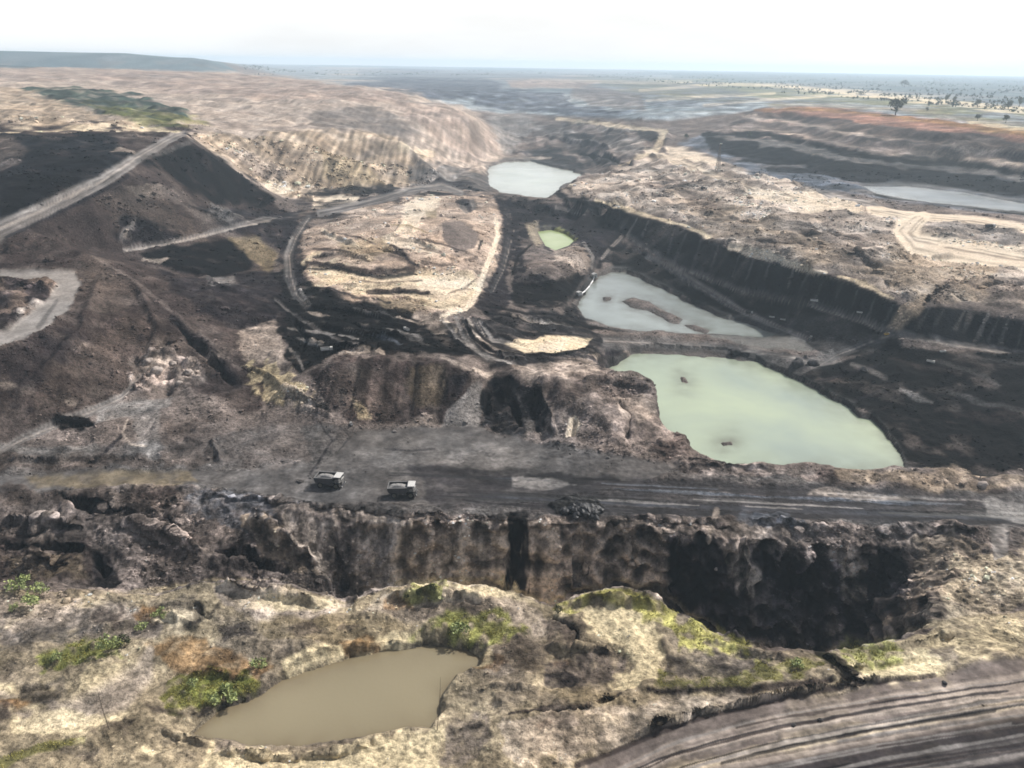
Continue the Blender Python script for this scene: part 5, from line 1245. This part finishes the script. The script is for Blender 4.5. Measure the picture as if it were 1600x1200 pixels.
def wheel(x, y, r, w, root):
    t = MB(); n = 20; c = Vector((x, y, r))
    for (ra, rb, ya, yb) in ((r * .62, r * .95, -.5, -.5), (r * .95, r, -.5, -.36), (r, r, -.36, .36), (r, r * .95, .36, .5), (r * .95, r * .62, .5, .5)):
        b = len(t.v)
        for rr, yy in ((ra, ya), (rb, yb)):
            for k in range(n):
                a = 2 * math.pi * k / n; t.v.append((x + math.cos(a) * rr, y + yy * w, r + math.sin(a) * rr))
        for k in range(n): t.f.append((b + k, b + (k + 1) % n, b + n + (k + 1) % n, b + n + k))
    wo_ = t.build('wheel', M_TYRE, root)
    MB().tube((x, y - w * .38, r), (x, y + w * .38, r), r * .63, r * .63, 16).tube((x, y - w * .48, r), (x, y + w * .48, r), r * .22, r * .2, 10).build('rim', M_RIM, wo_)
    return wo_

def make_haul_truck(label):
    R_ = empty('haul_truck', (0, 0, 0), 0, label, 'dump truck', 'haul trucks crossing the bench')
    MB().box((-.2, 0, 1.55), (8.6, 1.5, .6)).box((3.6, 0, 1.3), (1.2, 3.6, .5)).box((-2.9, 0, 1.2), (.9, 3.2, .6)).build('chassis', M_DARKSHADE, R_, bevel=.04)
    # dump body: side plates, sloping floor, tail and front wall
    b = MB()
    side = [(-5.3, 3.35), (-4.6, 2.15), (1.25, 1.9), (1.95, 3.2), (1.95, 4.55), (-5.3, 4.25)]
    for y0, y1 in ((-2.65, -2.45), (2.45, 2.65)): b.prism(side, y0, y1)
    b.prism([(-5.3, 3.35), (-4.6, 2.15), (1.25, 1.9), (1.95, 3.2), (1.75, 3.3), (1.15, 2.15), (-4.5, 2.4), (-5.2, 3.5)], -2.45, 2.45)
    b.box((1.86, 0, 3.9), (.18, 4.9, 1.3))
    bed = b.build('dump_body', M_DARKSHADE, R_)
    MB().prism([(-5.28, 4.26), (-5.28, 4.4), (1.96, 4.7), (1.96, 4.56)], -2.8, -2.3).prism([(-5.28, 4.26), (-5.28, 4.4), (1.96, 4.7), (1.96, 4.56)], 2.3, 2.8).box((-5.2, 0, 4.2), (.35, 4.6, .3)).build('side_rail', M_STEEL, bed)
    ld = MB()
    nn = 12
    for i in range(nn + 1):
        for j in range(nn + 1):
            x = -5.0 + 6.7 * i / nn; y = -.2 + 2.6 * j / nn
            h = 3.3 + 1.0 * math.sin(math.pi * i / nn) ** .6 * math.sin(math.pi * j / nn) ** .6 + random.uniform(-.12, .12)
            ld.v.append((x, y, h))
    for i in range(nn):
        for j in range(nn):
            q = i * (nn + 1) + j; ld.f.append((q, q + nn + 1, q + nn + 2, q + 1))
    ld.build('load', simple_mat('pale_overburden_load', (.26, .25, .24), .95, var=.3, scale=1.5, bump=.4), bed, True)
    MB().prism([(1.9, 4.56), (1.9, 4.72), (3.1, 4.86), (3.1, 4.74)], -2.5, 2.5).build('canopy', M_DARKSHADE, bed)
    MB().box((3.75, 0, 2.35), (2.6, 2.0, 1.3), (.94, .95)).build('engine_hood', M_DARKSHADE, R_, bevel=.06)
    MB().box((3.35, 0, 2.98), (3.3, 5.0, .14)).build('deck', M_STEEL, R_)
    cabm = MB().box((3.6, 1.2, 3.85), (2.2, 2.4, 1.6), (.86, .92), (-.08, 0)).build('cab', M_WHITE, R_, bevel=.07)
    MB().box((4.62, 1.2, 4.0), (.12, 2.0, .8), (.9, .95), (-.12, 0)).build('windscreen', M_GLASS, cabm)
    MB().box((3.6, 2.36, 4.0), (1.5, .08, .75), (.9, 1), (0, -.06)).build('side_window', M_GLASS, cabm)
    MB().box((3.6, .03, 4.0), (1.5, .08, .75), (.9, 1), (0, .06)).build('side_window', M_GLASS, cabm)
    MB().box((3.5, 0.3, 4.82), (2.7, 4.3, .16)).build('roof', M_WHITE, cabm, bevel=.04)
    MB().box((3.6, -1.7, 3.5), (1.8, 1.3, .9)).build('air_cleaner', M_STEEL, R_, bevel=.08)
    g = MB().box((5.1, 0, 2.1), (.14, 1.9, 1.3))
    for k in range(6): g.box((5.2, 0, 1.6 + k * .2), (.08, 1.8, .06))
    g.build('radiator_grille', M_STEEL, R_)
    MB().box((5.25, 0, 1.15), (.5, 4.6, .5)).build('bumper', M_DARKSHADE, R_, bevel=.05)
    for y in (-1.9, 1.9): MB().tube((5.5, y, 1.25), (5.58, y, 1.25), .2, .2, 12).build('headlight', M_LAMP, R_)
    for y in (-2.25, 2.25):
        l = MB()
        for k in range(6): l.box((4.75, y, 1.2 + k * .32), (.5, .1, .06))
        l.box((4.5, y, 2.0), (.06, .08, 1.9)).box((5.0, y, 2.0), (.06, .08, 1.9)); l.build('ladder', M_STEEL, R_)
    MB().tube((.3, -1.5, 1.5), (1.7, -1.5, 1.5), .5, .5, 12).build('fuel_tank', M_STEEL, R_, True)
    rl = MB()
    for x, y in ((4.9, -2.4), (4.9, -.2), (3.0, -2.4), (2.0, -2.4)): rl.tube((x, y, 3.05), (x, y, 3.95), .035, .035, 6)
    rl.tube((4.9, -2.4, 3.95), (4.9, -.2, 3.95), .035, .035, 6).tube((4.9, -2.4, 3.95), (2.0, -2.4, 3.95), .035, .035, 6).build('handrail', M_STEEL, R_)
    for y in (-2.1, 2.1): wheel(3.3, y, 1.28, .95, R_)
    for y in (-2.25, -1.25, 1.25, 2.25): wheel(-2.9, y, 1.28, .85, R_)
    return R_

def seat(o, u, v, heading, dz=0.0):
    x, y, z = ground(u, v)
    o.location = (x, y, z + dz); o.rotation_euler = (0, 0, heading); return x, y, z

tk = make_haul_truck('loaded dark dump truck with white rails, nearest the left end of the bench road')
seat(tk, 516, 759, rad(-9)); tk.scale = (.86,) * 3
t2 = copy_tree(tk); t2['label'] = 'loaded dark dump truck with white cab roof, driving ahead on the bench road'
seat(t2, 629, 774, rad(1)); t2.scale = (.85,) * 3

# small tippers working in the pit
def make_tipper(paint, label, group='small vehicles scattered through the pit'):
    R_ = empty('tipper_truck', (0, 0, 0), 0, label, 'truck', group)
    MB().box((0, 0, .85), (7.2, 1.1, .35)).build('chassis', M_DARKSHADE, R_)
    b = MB(); side = [(-3.7, 1.2), (1.3, 1.2), (1.45, 2.75), (-3.9, 2.75)]
    b.prism(side, -1.3, -1.2); b.prism(side, 1.2, 1.3); b.box((-1.2, 0, 1.25), (5.0, 2.4, .12)); b.box((1.38, 0, 2.0), (.1, 2.4, 1.5)); b.box((-3.78, 0, 2.0), (.1, 2.4, 1.5))
    bd = b.build('tipper_body', paint, R_)
    MB().box((-1.2, 0, 2.35), (4.9, 2.35, .5), (.85, .7)).build('load', M_ROCKD, bd)
    cb = MB().box((2.75, 0, 1.95), (1.9, 2.4, 2.0), (.9, .95)).build('cab', M_WHITE, R_, bevel=.08)
    MB().box((3.68, 0, 2.3), (.1, 2.1, .75), (1, .95), (-.05, 0)).build('windscreen', M_GLASS, cb)
    for x in (2.6, -1.9, -3.0):
        for y in (-1.05, 1.05): wheel(x, y, .55, .45, R_)
    return R_
VEH = [(511,549,.3,1.0,M_WHITE,'white bodied tipper parked at the left edge of the black coal face'), (635,517,2.2,.8,M_WHITE,'white tipper parked where the coal face meets pale spoil'),
 (1171,490,-.5,.8,M_DARKSHADE,'dark tipper at the lower end of the pale bench road by the high wall'), (1206,497,-.5,.6,M_WHITE,'small white tipper, left one of the close pair below the bench road'), (1223,501,-.4,.6,M_WHITE,'small white tipper, right one of the close pair below the bench road'),
 (1266,530,1.0,.75,M_DARKSHADE,'dark tipper at the dead end of the lower bench road'), (1272,472,-.3,.8,M_WHITE,'white tipper halfway along the road at the high wall foot'), (1343,490,-.4,.6,M_WHITE,'small white tipper farther right along the high wall foot'),
 (1386,524,.5,.7,M_YEL,'ochre tipper where the pit roads join under the tan slide'), (1473,551,.2,.6,M_WHITE,'small white tipper high on the black coal slope'), (1454,567,-.6,.7,M_WHITE,'white tipper lower on the black coal slope'),
 (549,664,2.0,.45,M_WHITE,'tiny white vehicle below the brown wall of the small pit'), (1100,296,-.6,1.2,M_DARKSHADE,'dark tipper far off on the pale ground above the high wall'), (1547,356,.1,1.3,M_DARKSHADE,'dark tipper on the wide pale haul road at far right')]
protos = {}
for (u, v, hd, sc, pt_, lb) in VEH:
    if pt_.name in protos:
        o = copy_tree(protos[pt_.name]); o['label'] = lb
    else:
        o = make_tipper(pt_, lb); protos[pt_.name] = o
    seat(o, u, v, hd); o.scale = (sc * .68,) * 3

# pump raft and its pipe beside the grey lake
x, y, z = ground(905, 462)
R_ = empty('pump_raft', (x, y, max(z, -13)), .6, 'white pump raft moored at the left bank of the grey green pond', 'pump raft')
MB().box((0, 0, .3), (4.4, 3, .6)).build('pontoon', M_STEEL, R_, bevel=.1)
MB().box((0, 0, 1.5), (3.0, 2.2, 1.8)).build('pump_house', M_WHITE, R_, bevel=.06); MB().prism([(-1.8, 2.4), (0, 2.9), (1.8, 2.4), (1.8, 2.5), (0, 3.02), (-1.8, 2.5)], -1.4, 1.4).build('roof', M_WHITE, R_)
MB().tube((1.4, 0, .9), (2.6, 0, .8), .2, .2).build('outlet', M_PIPE, R_)
x, y, z = ground(929, 434)
R_ = empty('pump_hut', (x, y, z), .4, 'small white hut at the upper end of the white pipe', 'hut')
MB().box((0, 0, 1.3), (3.4, 2.6, 2.6)).build('wall', M_WHITE, R_); MB().prism([(-2, 2.6), (0, 3.4), (2, 2.6), (2, 2.72), (0, 3.54), (-2, 2.72)], -1.6, 1.6).build('roof', M_WHITE, R_); MB().box((0, -1.32, 1.0), (.9, .06, 1.9)).build('door', M_STEEL, R_)
pm = MB(); pts = [ground(u, v) for u, v in ((907,461),(914,456),(921,448),(926,440),(928,435))]
for a, b in zip(pts[:-1], pts[1:]): pm.tube((a[0], a[1], a[2] + .5), (b[0], b[1], b[2] + .5), .42, .42, 8)
tag(pm.build('water_pipe', M_PIPE, None, True), 'white pipe curving from pump raft up to small white hut', 'pipe')

# tall mast on the bench of the far right pit
x, y, z = ground(1121, 270)
R_ = empty('lattice_mast', (x, y, z), .3, 'tall thin dark mast standing before the far right pit', 'mast')
mm = MB(); Hm = 30
for sx, sy in ((-1, -1), (1, -1), (1, 1), (-1, 1)): mm.tube((sx * 1.8, sy * 1.8, 0), (sx * .5, sy * .5, Hm), .28, .2, 6)
for k in range(10):
    z0, z1 = k * 3, k * 3 + 3; w0 = 1.8 - 1.3 * z0 / Hm; w1 = 1.8 - 1.3 * z1 / Hm
    for sx, sy, tx, ty in ((-1, -1, 1, -1), (1, -1, 1, 1), (1, 1, -1, 1), (-1, 1, -1, -1)): mm.tube((sx * w0, sy * w0, z0), (tx * w1, ty * w1, z1), .15, .15, 5)
mm.build('lattice', M_STEEL, R_); MB().box((0, 0, Hm + .1), (2.6, 2.6, .3)).build('platform', M_STEEL, R_)
lm = MB()
for k in range(3): lm.box((-.9 + k * .9, -1.2, Hm + .7), (.7, .4, .8))
lm.build('floodlight', M_LAMP, R_)

# ------------------------------------------------------------------ leaves
def leaf_mat(name, col, var=.45):
    m, nt, b = node_mat(name)
    tc = N(nt, 'ShaderNodeTexCoord'); gi = N(nt, 'ShaderNodeNewGeometry')
    rp = N(nt, 'ShaderNodeValToRGB'); c = np.array(col)
    rp.color_ramp.elements[0].color = (*(c * (1 - var)), 1); rp.color_ramp.elements[1].color = (*np.minimum(c * (1 + var) * np.array((1.15, 1.05, .8)), .9), 1)
    nt.links.new(gi.outputs['Random Per Island'], rp.inputs[0]); nt.links.new(rp.outputs[0], b.inputs['Base Color'])
    b.inputs['Roughness'].default_value = .7; b.inputs['Specular IOR Level'].default_value = .2
    return m
ML_TREE = leaf_mat('tree_leaves', (.075, .095, .07)); ML_SHRUB = leaf_mat('pale_shrub_leaves', (.22, .27, .13)); ML_DARK = leaf_mat('dark_shrub_leaves', (.035, .045, .022))
ML_WOOD = leaf_mat('far_wood_leaves', (.04, .062, .045)); ML_GRASS = leaf_mat('grass_blades', (.33, .32, .12))

def leaf_cloud(lobes, n, size, seed):
    """n leaf-sized faces through the volume of the lobes (centre, radii)"""
    r = np.random.default_rng(seed); V_, F_ = [], []
    wts = np.array([l[1][0] * l[1][1] * l[1][2] for l in lobes]); wts = wts / wts.sum()
    for k in range(n):
        c, rd = lobes[r.choice(len(lobes), p=wts)]
        d = r.normal(size=3); d /= np.linalg.norm(d); q = r.random() ** .45
        p = np.array(c) + d * np.array(rd) * q
        a = r.normal(size=3); a /= np.linalg.norm(a); b = np.cross(a, r.normal(size=3)); b /= np.linalg.norm(b) + 1e-9
        s = size * r.uniform(.6, 1.4); i = len(V_)
        V_ += [p - a * s - b * s * .5, p + a * s * .2 - b * s * .7, p + a * s + b * s * .3, p - a * s * .1 + b * s * .7]
        F_.append((i, i + 1, i + 2, i + 3))
    return np.array(V_), np.array(F_)

def make_tree(x, y, z, h, wd, label, seed, mat=ML_TREE, group='trees on the plain at the pit rim'):
    r = random.Random(seed)
    R_ = empty('tree', (x, y, z), r.random() * 6, label, 'tree', group)
    t = MB(); t.tube((0, 0, -.5), (h * .02, 0, h * .35), h * .035, h * .025, 8).tube((h * .02, 0, h * .35), (0, h * .02, h * .7), h * .025, h * .012, 8)
    lobes = []
    for k in range(7):
        a = k * .9 + r.random(); hh = r.uniform(.32, .86) * h; rr = wd * r.uniform(.15, .34)
        t.tube((h * .015, 0, h * r.uniform(.3, .45)), (math.cos(a) * rr, math.sin(a) * rr, hh), h * .014, h * .005, 6)
        lobes.append(((math.cos(a) * rr, math.sin(a) * rr, hh), (wd * r.uniform(.2, .3), wd * r.uniform(.2, .3), h * r.uniform(.13, .2))))
    lobes.append(((0, 0, h * .72), (wd * .3, wd * .3, h * .24)))
    t.build('trunk', M_BARK, R_, True)
    V_, F_ = leaf_cloud(lobes, 700, h * .042, seed)
    o = mesh_np('crown', V_, F_, mat, False); o.parent = R_
    return R_
TREES = [(1399,180,27,25,'big dark round tree standing alone on the red pit rim'), (1527,189,15,16,'dark tree on the grassy rim just above the red edge, left of two'), (1571,192,17,16,'dark tree on the grassy rim just above the red edge, right of two'),
 (1478,160,17,11,'slim tree in the far row, leftmost of the close pair'), (1491,161,15,11,'slim tree in the far row, right one of the close pair'), (1527,168,18,13,'dark tree in the far row beyond the pale track, above the left rim tree'),
 (1575,171,21,15,'tallest dark tree of the far row beyond the pale track'), (1592,168,22,10,'narrow upright tree at the right end of the far row'), (1413,136,16,24,'broad hazy tree far out on the green plain'),
 (1171,214,14,12,'small dark tree on the left shoulder of the far right pit'), (1072,217,13,14,'low dark tree beside the pale track above the far lake'), (1448,174,9,9,'small tree between the big lone tree and the far row'), (1345,150,11,22,'low wide hazy tree on the plain behind the red rim')]
for k, (u, v, hp, wp, lb) in enumerate(TREES):
    x, y, z = ground(u, v); d = math.hypot(x, y); s = d / FPX
    q = .9 if k == 0 else .6; make_tree(x, y, z, hp * s * q, wp * s * q, lb, 300 + k)

def make_shrub(u, v, hp, wp, label, seed, mat=ML_SHRUB, n=260, group='bushes on the foreground shelf'):
    x, y, z = ground(u, v); s = math.hypot(x, y, CAMZ) / FPX; h, wd = hp * s, wp * s; r = random.Random(seed)
    R_ = empty('shrub', (x, y, z - .05), r.random() * 6, label, 'bush', group)
    t = MB(); lobes = []
    for k in range(6):
        a = k * 1.05 + r.random(); rr = wd * r.uniform(.15, .36); hh = h * r.uniform(.4, .8)
        t.tube((0, 0, -.1), (math.cos(a) * rr, math.sin(a) * rr, hh), .05, .02, 5)
        lobes.append(((math.cos(a) * rr, math.sin(a) * rr, hh), (wd * .2, wd * .2, h * .28)))
    t.build('stem', M_BARK, R_)
    V_, F_ = leaf_cloud(lobes, n, max(.14, wd * .05), seed); o = mesh_np('foliage', V_, F_, mat, False); o.parent = R_
SHR = [(30,922,20,36,'pale green bush at the left picture edge, uppermost of the cluster',0),(62,930,18,28,'pale green bush on the rim at left, right side of the cluster',0),(52,950,20,30,'leafy green bush just below the two pale rim bushes at left',0),(22,955,12,16,'small pale bush lowest in the cluster at the left edge',0),
 (170,1018,24,34,'pale bush on top of the left grass bank',0),(195,1012,20,24,'darker bush at the right end of the left grass bank',1),(222,985,12,20,'small pale bush under the dark rocks left of the tan slope',0),(250,965,12,22,'flat pale bush among dark rocks beside the tan slope',0),(90,1032,12,20,'low yellow green bush at the left end of the grass bank',0),
 (636,934,9,10,'small dark bush on the middle green mound, left of three',1),(655,930,11,13,'dark bush on the middle green mound, centre of three',1),(676,922,11,14,'dark bush on the middle green mound, right of three',1),(302,1072,14,20,'bright bush on the grass point left of the muddy pond',0),
 (872,958,13,16,'dark bush in the notch left of the yellow mound',1),(1245,1040,10,26,'low olive bush on the right end of the long grass bank',0),(720,985,12,34,'yellow green bush on the slope above the muddy pond',0),(405,1044,14,30,'green bush at the upper left corner of the muddy pond',0),(352,1090,12,44,'low bright clump along the pond edge of the grass point',0)]
for k, (u, v, hp, wp, lb, dk) in enumerate(SHR): make_shrub(u, v, hp, wp, lb, 500 + k, ML_DARK if dk else ML_SHRUB)

# bare sticks by the pond
for (u, v, hp, ln, lb) in ((683, 1140, 70, .10, 'thin dark leaning stick at the right bank of the muddy pond'), (171, 1140, 50, -.10, 'thin bare stick on the pale ground at lower left')):
    x, y, z = ground(u, v); h = hp / FPX * math.hypot(x, y, CAMZ) / .75
    st = MB().tube((0, 0, -.3), (ln * h * .5, 0, h * .55), .07, .05, 6).tube((ln * h * .5, 0, h * .55), (ln * h * .7, .1, h), .05, .02, 6)
    for k in range(5): zz = h * (.4 + k * .12); st.tube((ln * h * .5, 0, zz), (ln * h * .5 + random.uniform(-.8, .8), random.uniform(-.6, .6), zz + .7), .025, .01, 5)
    o = st.build('bare_stick', M_WOOD); o.location = (x, y, z); tag(o, lb, 'stick')

# ------------------------------------------------------------------ boulders and coal piles
BOUL = [(1149,551,16,M_ROCKD,'dark boulder on the far bank of the green lake, left of three'),(1246,570,20,M_ROCKD,'large dark boulder on the far bank of the green lake, middle of three'),(1270,570,18,M_ROCKD,'dark boulder on the far bank of the green lake, right of three'),
 (232,566,14,M_ROCKP,'pinkish boulder at the top left of the rock pile on the spoil slope'),(246,582,18,M_ROCKP,'largest pinkish boulder in the rock pile on the spoil slope'),(270,570,11,M_ROCKP,'pale boulder in the middle of the slope rock pile'),(294,583,13,M_ROCKP,'pale boulder at the right end of the slope rock pile'),(280,600,10,M_ROCKP,'small pale boulder low in the slope rock pile'),
 (1240,1134,7,M_ROCKD,'dark clod lying on the near haul road, left of two'),(1282,1126,7,M_ROCKD,'dark clod lying on the near haul road, right of two'),(1120,890,10,M_ROCKP,'pale block stuck in the dark wall of the cut'),(1476,1068,7,M_ROCKD,'dark stone at the upper kerb of the near haul road'),
 (1535,760,14,M_ROCKP,'pale block in the gap of the bank at right'),(1350,580,12,M_ROCKD,'dark rock at the top of the black coal slope')]
for k, (u, v, wp, mt, lb) in enumerate(BOUL):
    x, y, z = ground(u, v); s = wp / FPX * math.hypot(x, y, CAMZ - z) / 2
    o = MB().rock((0, 0, 0), s, 900 + k, 3).build('boulder', mt, None, True); o.location = (x, y, z + s * .25); o.rotation_euler = (0, 0, k * 1.3)
    tag(o, lb, 'boulder', 'boulders lying about the pit')
def pile(u, v, wp, hp, label, seed, col=M_COAL):
    x, y, z = ground(u, v); s = math.hypot(x, y, CAMZ - z) / FPX; W, Hh = wp * s / 2, hp * s; r = random.Random(seed); m = MB()
    for k in range(70):
        a = r.random() * 6.28; q = r.random() ** .6; px_, py_ = math.cos(a) * q * W, math.sin(a) * q * W * .6
        m.rock((px_, py_, Hh * (1 - q) * .8), W * r.uniform(.10, .24), seed + k, 1, .35)
    o = m.build('coal_pile', col); o.location = (x, y, z); tag(o, label, 'coal pile', 'heaps of black coal')
pile(912, 800, 64, 15, 'black coal heap on the near edge of the bench road', 70)

# ------------------------------------------------------------------ uncountable stuff
def scatter_rocks(n):
    """loose rubble: one mesh of many small stones, coloured like the soil they lie on"""
    bm = bmesh.new(); bmesh.ops.create_icosphere(bm, subdivisions=1, radius=1)
    bv = np.array([v.co for v in bm.verts]); bf = np.array([[v.index for v in f.verts] for f in bm.faces]); bm.free()
    r = np.random.default_rng(11)
    VV, FF, CS = [], [], []; cnt = 0
    nr_ = int(np.searchsorted(RR, 1000))
    wt_ = np.clip(-np.diff(EL[:nr_ + 1], axis=0), 0, .01) * np.sqrt(RG[:nr_] / 200)
    pcum = np.cumsum(wt_.ravel()); pcum /= pcum[-1]
    variants = []
    for k in range(14):
        q = bv * (1 + .38 * r.normal(size=(len(bv), 1)).clip(-1.4, 1.4)) * np.array([1, r.uniform(.6, 1), r.uniform(.45, .8)]); variants.append(q)
    while cnt < n:
        i, j = divmod(int(np.searchsorted(pcum, r.random())), NT)
        if r.random() > min(1, (A1[i, j] - .3) * .55) or SHORE[i, j] > .6 or abs(WT[i, j]) > .05: continue
        clump = fbm(np.array([X[i, j]]), np.array([Y[i, j]]), 30, 3, .6, 200)[0]
        if r.random() > .35 + clump * 1.4: continue
        s = RR[i] * .00072 * math.exp(r.normal() * .6) * (1 if RR[i] > 160 else .8)
        s = min(s, 3.2)
        a = r.random() * 6.28; q = variants[r.integers(14)] * s
        ca, sa = math.cos(a), math.sin(a)
        p = np.stack([q[:, 0] * ca - q[:, 1] * sa + XS[i, j], q[:, 0] * sa + q[:, 1] * ca + YS[i, j], q[:, 2] + HF[i, j] + s * .15], 1)
        VV.append(p); FF.append(bf + cnt * len(bv)); c = np.clip(CC[i, j] * math.exp(r.normal() * .36 + .28), .005, .6); CS.append(np.repeat(np.append(c, 1)[None], len(bv), 0)); cnt += 1
    o = mesh_np('rubble', np.concatenate(VV), np.concatenate(FF), M_GROUND, False)
    a_ = o.data.attributes.new('soil', 'FLOAT_COLOR', 'POINT'); a_.data.foreach_set('color', np.concatenate(CS).astype(np.float32).ravel())
    tag(o, kind='stuff')
scatter_rocks(80000)

def scatter_tufts(n):
    r = np.random.default_rng(5)
    ok = np.argwhere((GM > .3) & (RG < 300))
    VV, FF = [], []; c = 0
    for k in range(n):
        i, j = ok[r.integers(len(ok))]
        if r.random() > GM[i, j] or pn(np.array([X[i, j] / 2.2]), np.array([Y[i, j] / 2.2]), 77)[0] < .0: continue
        x = X[i, j] + r.normal() * .3; y = Y[i, j] + r.normal() * .3; z = HF[i, j]
        for b in range(4):
            a = r.random() * 6.28; h = r.uniform(.12, .5); w_ = r.uniform(.05, .13); lx_, ly_ = r.normal(size=2) * h * .35
            dx, dy = math.cos(a) * w_, math.sin(a) * w_
            VV += [(x - dx, y - dy, z - .05), (x + dx, y + dy, z - .05), (x + lx_, y + ly_, z + h)]; FF.append((c, c + 1, c + 2)); c += 3
    o = mesh_np('grass', np.array(VV), np.array(FF), ML_GRASS, False); tag(o, kind='stuff')
scatter_tufts(16000)

def scatter_wood(name, n, pick, hh, seed, mat):
    r = np.random.default_rng(seed); VV, FF = [], []; c = 0; k = 0; tries = 0
    while k < n and tries < n * 60:
        tries += 1
        q = pick(r)
        if q is None: continue
        x, y, z, d = q
        h = hh * r.uniform(.5, 1.4); wd = h * r.uniform(.5, 1.0)
        for b in range(16):
            p = np.array([x, y, z + h * .55]) + r.normal(size=3) * np.array([wd * .33, wd * .33, h * .22])
            a = r.normal(size=3); a /= np.linalg.norm(a); e = np.cross(a, r.normal(size=3)); e /= np.linalg.norm(e)
            s = h * r.uniform(.16, .32)
            VV += [p - a * s, p + a * s * .3 - e * s * .8, p + a * s, p + e * s * .8]; FF.append((c, c + 1, c + 2, c + 3)); c += 4
        k += 1
    if FF:
        o = mesh_np(name, np.array(VV), np.array(FF), mat, False); tag(o, kind='stuff')
def pick_plain(r):
    u = r.uniform(380, 1750); v = 104 + (u - 800) * .0157 + 75 * r.random() ** 1.6
    if v > 118 + max(0, u - 900) * .085: return None
    b = pn(np.array([u / 60.]), np.array([v / 4.]), 210)[0]
    if b < .02: return None
    x, y, z = ground(u, v); d = math.hypot(x, y)
    if d < 1400 or d > 15000: return None
    return x, y, z, d
scatter_wood('woodland', 2600, pick_plain, 5.5, 21, ML_WOOD)


# ------------------------------------------------------------------ air
bm = bmesh.new(); bmesh.ops.create_cube(bm, size=1.0)
zlo, zhi = -58.0, 180.0
for v in bm.verts:
    v.co = Vector((v.co.x * 36000, v.co.y * 36000, zlo if v.co.z < 0 else zhi))
me = bpy.data.meshes.new("haze"); bm.to_mesh(me); bm.free()
hz = bpy.data.objects.new("haze", me); COL.objects.link(hz); hz['kind'] = 'stuff'
hm = bpy.data.materials.new("haze_air"); hm.use_nodes = True; nt = hm.node_tree; nt.nodes.clear()
ho = N(nt, 'ShaderNodeOutputMaterial'); pv = N(nt, 'ShaderNodeVolumePrincipled')
pv.inputs['Color'].default_value = (.70, .86, 1.0, 1); pv.inputs['Density'].default_value = 1.05e-4; pv.inputs['Anisotropy'].default_value = .25
nt.links.new(pv.outputs[0], ho.inputs['Volume']); me.materials.append(hm)

# ------------------------------------------------------------------ daylight
SUN_EL, SUN_AZ = rad(44), rad(52)       # sun ahead and to the right of the camera, azimuth from +Y towards +X
sd_ = bpy.data.lights.new("sun", 'SUN'); so = bpy.data.objects.new("sun", sd_); COL.objects.link(so)
sd_.energy = 5.0; sd_.angle = rad(1.0); sd_.color = (1, .97, .93)
dirv = Vector((math.sin(SUN_AZ) * math.cos(SUN_EL), math.cos(SUN_AZ) * math.cos(SUN_EL), math.sin(SUN_EL)))
so.rotation_euler = dirv.to_track_quat('Z', 'Y').to_euler(); so.location = (0, 0, 3000)
w = bpy.data.worlds.new("World"); SC.world = w; w.use_nodes = True
nt = w.node_tree; nt.nodes.clear()
wo = N(nt, 'ShaderNodeOutputWorld'); bg = N(nt, 'ShaderNodeBackground'); sk = N(nt, 'ShaderNodeTexSky')
sk.sky_type = 'NISHITA'; sk.sun_disc = False; sk.sun_elevation = SUN_EL; sk.sun_rotation = SUN_AZ
sk.air_density = 1.2; sk.dust_density = 5.0; sk.ozone_density = 1.0
# thin bright overcast over the blue
tc = N(nt, 'ShaderNodeTexCoord'); nz = N(nt, 'ShaderNodeTexNoise'); nz.inputs['Scale'].default_value = 2.2; nz.inputs['Detail'].default_value = 5
mp = N(nt, 'ShaderNodeMapping'); mp.inputs['Scale'].default_value = (1, 1, 5)
nt.links.new(tc.outputs['Generated'], mp.inputs['Vector']); nt.links.new(mp.outputs[0], nz.inputs['Vector'])
mr = N(nt, 'ShaderNodeMapRange'); mr.inputs['From Min'].default_value = .3; mr.inputs['From Max'].default_value = .65
mr.inputs['To Min'].default_value = .75; mr.inputs['To Max'].default_value = 1.0
nt.links.new(nz.outputs['Fac'], mr.inputs['Value'])
sx = N(nt, 'ShaderNodeSeparateXYZ'); nt.links.new(tc.outputs['Generated'], sx.inputs[0])
el = N(nt, 'ShaderNodeMapRange'); el.inputs['From Min'].default_value = .09; el.inputs['From Max'].default_value = .32
el.inputs['To Min'].default_value = 1.0; el.inputs['To Max'].default_value = .12
nt.links.new(sx.outputs['Z'], el.inputs['Value'])
ml = N(nt, 'ShaderNodeMath', operation='MULTIPLY'); nt.links.new(mr.outputs[0], ml.inputs[0]); nt.links.new(el.outputs[0], ml.inputs[1])
mx = N(nt, 'ShaderNodeMix', data_type='RGBA'); nt.links.new(ml.outputs[0], mx.inputs['Factor'])
nt.links.new(sk.outputs[0], mx.inputs['A']); mx.inputs['B'].default_value = (14, 14, 13.9, 1)
nt.links.new(mx.outputs['Result'], bg.inputs['Color']); bg.inputs['Strength'].default_value = .07
nt.links.new(bg.outputs[0], wo.inputs['Surface'])

# ------------------------------------------------------------------ render settings
SC.view_settings.view_transform = 'Standard'; SC.view_settings.look = 'None'
SC.view_settings.exposure = 0.28; SC.view_settings.gamma = 1; SC.view_settings.use_curve_mapping = False
SC.render.engine = 'CYCLES'
cy = SC.cycles
cy.use_denoising = True
try: cy.denoiser = 'OPENIMAGEDENOISE'
except Exception: pass
cy.max_bounces = 5; cy.diffuse_bounces = 2; cy.glossy_bounces = 2; cy.transmission_bounces = 2; cy.volume_bounces = 4
cy.filter_width = 1.7
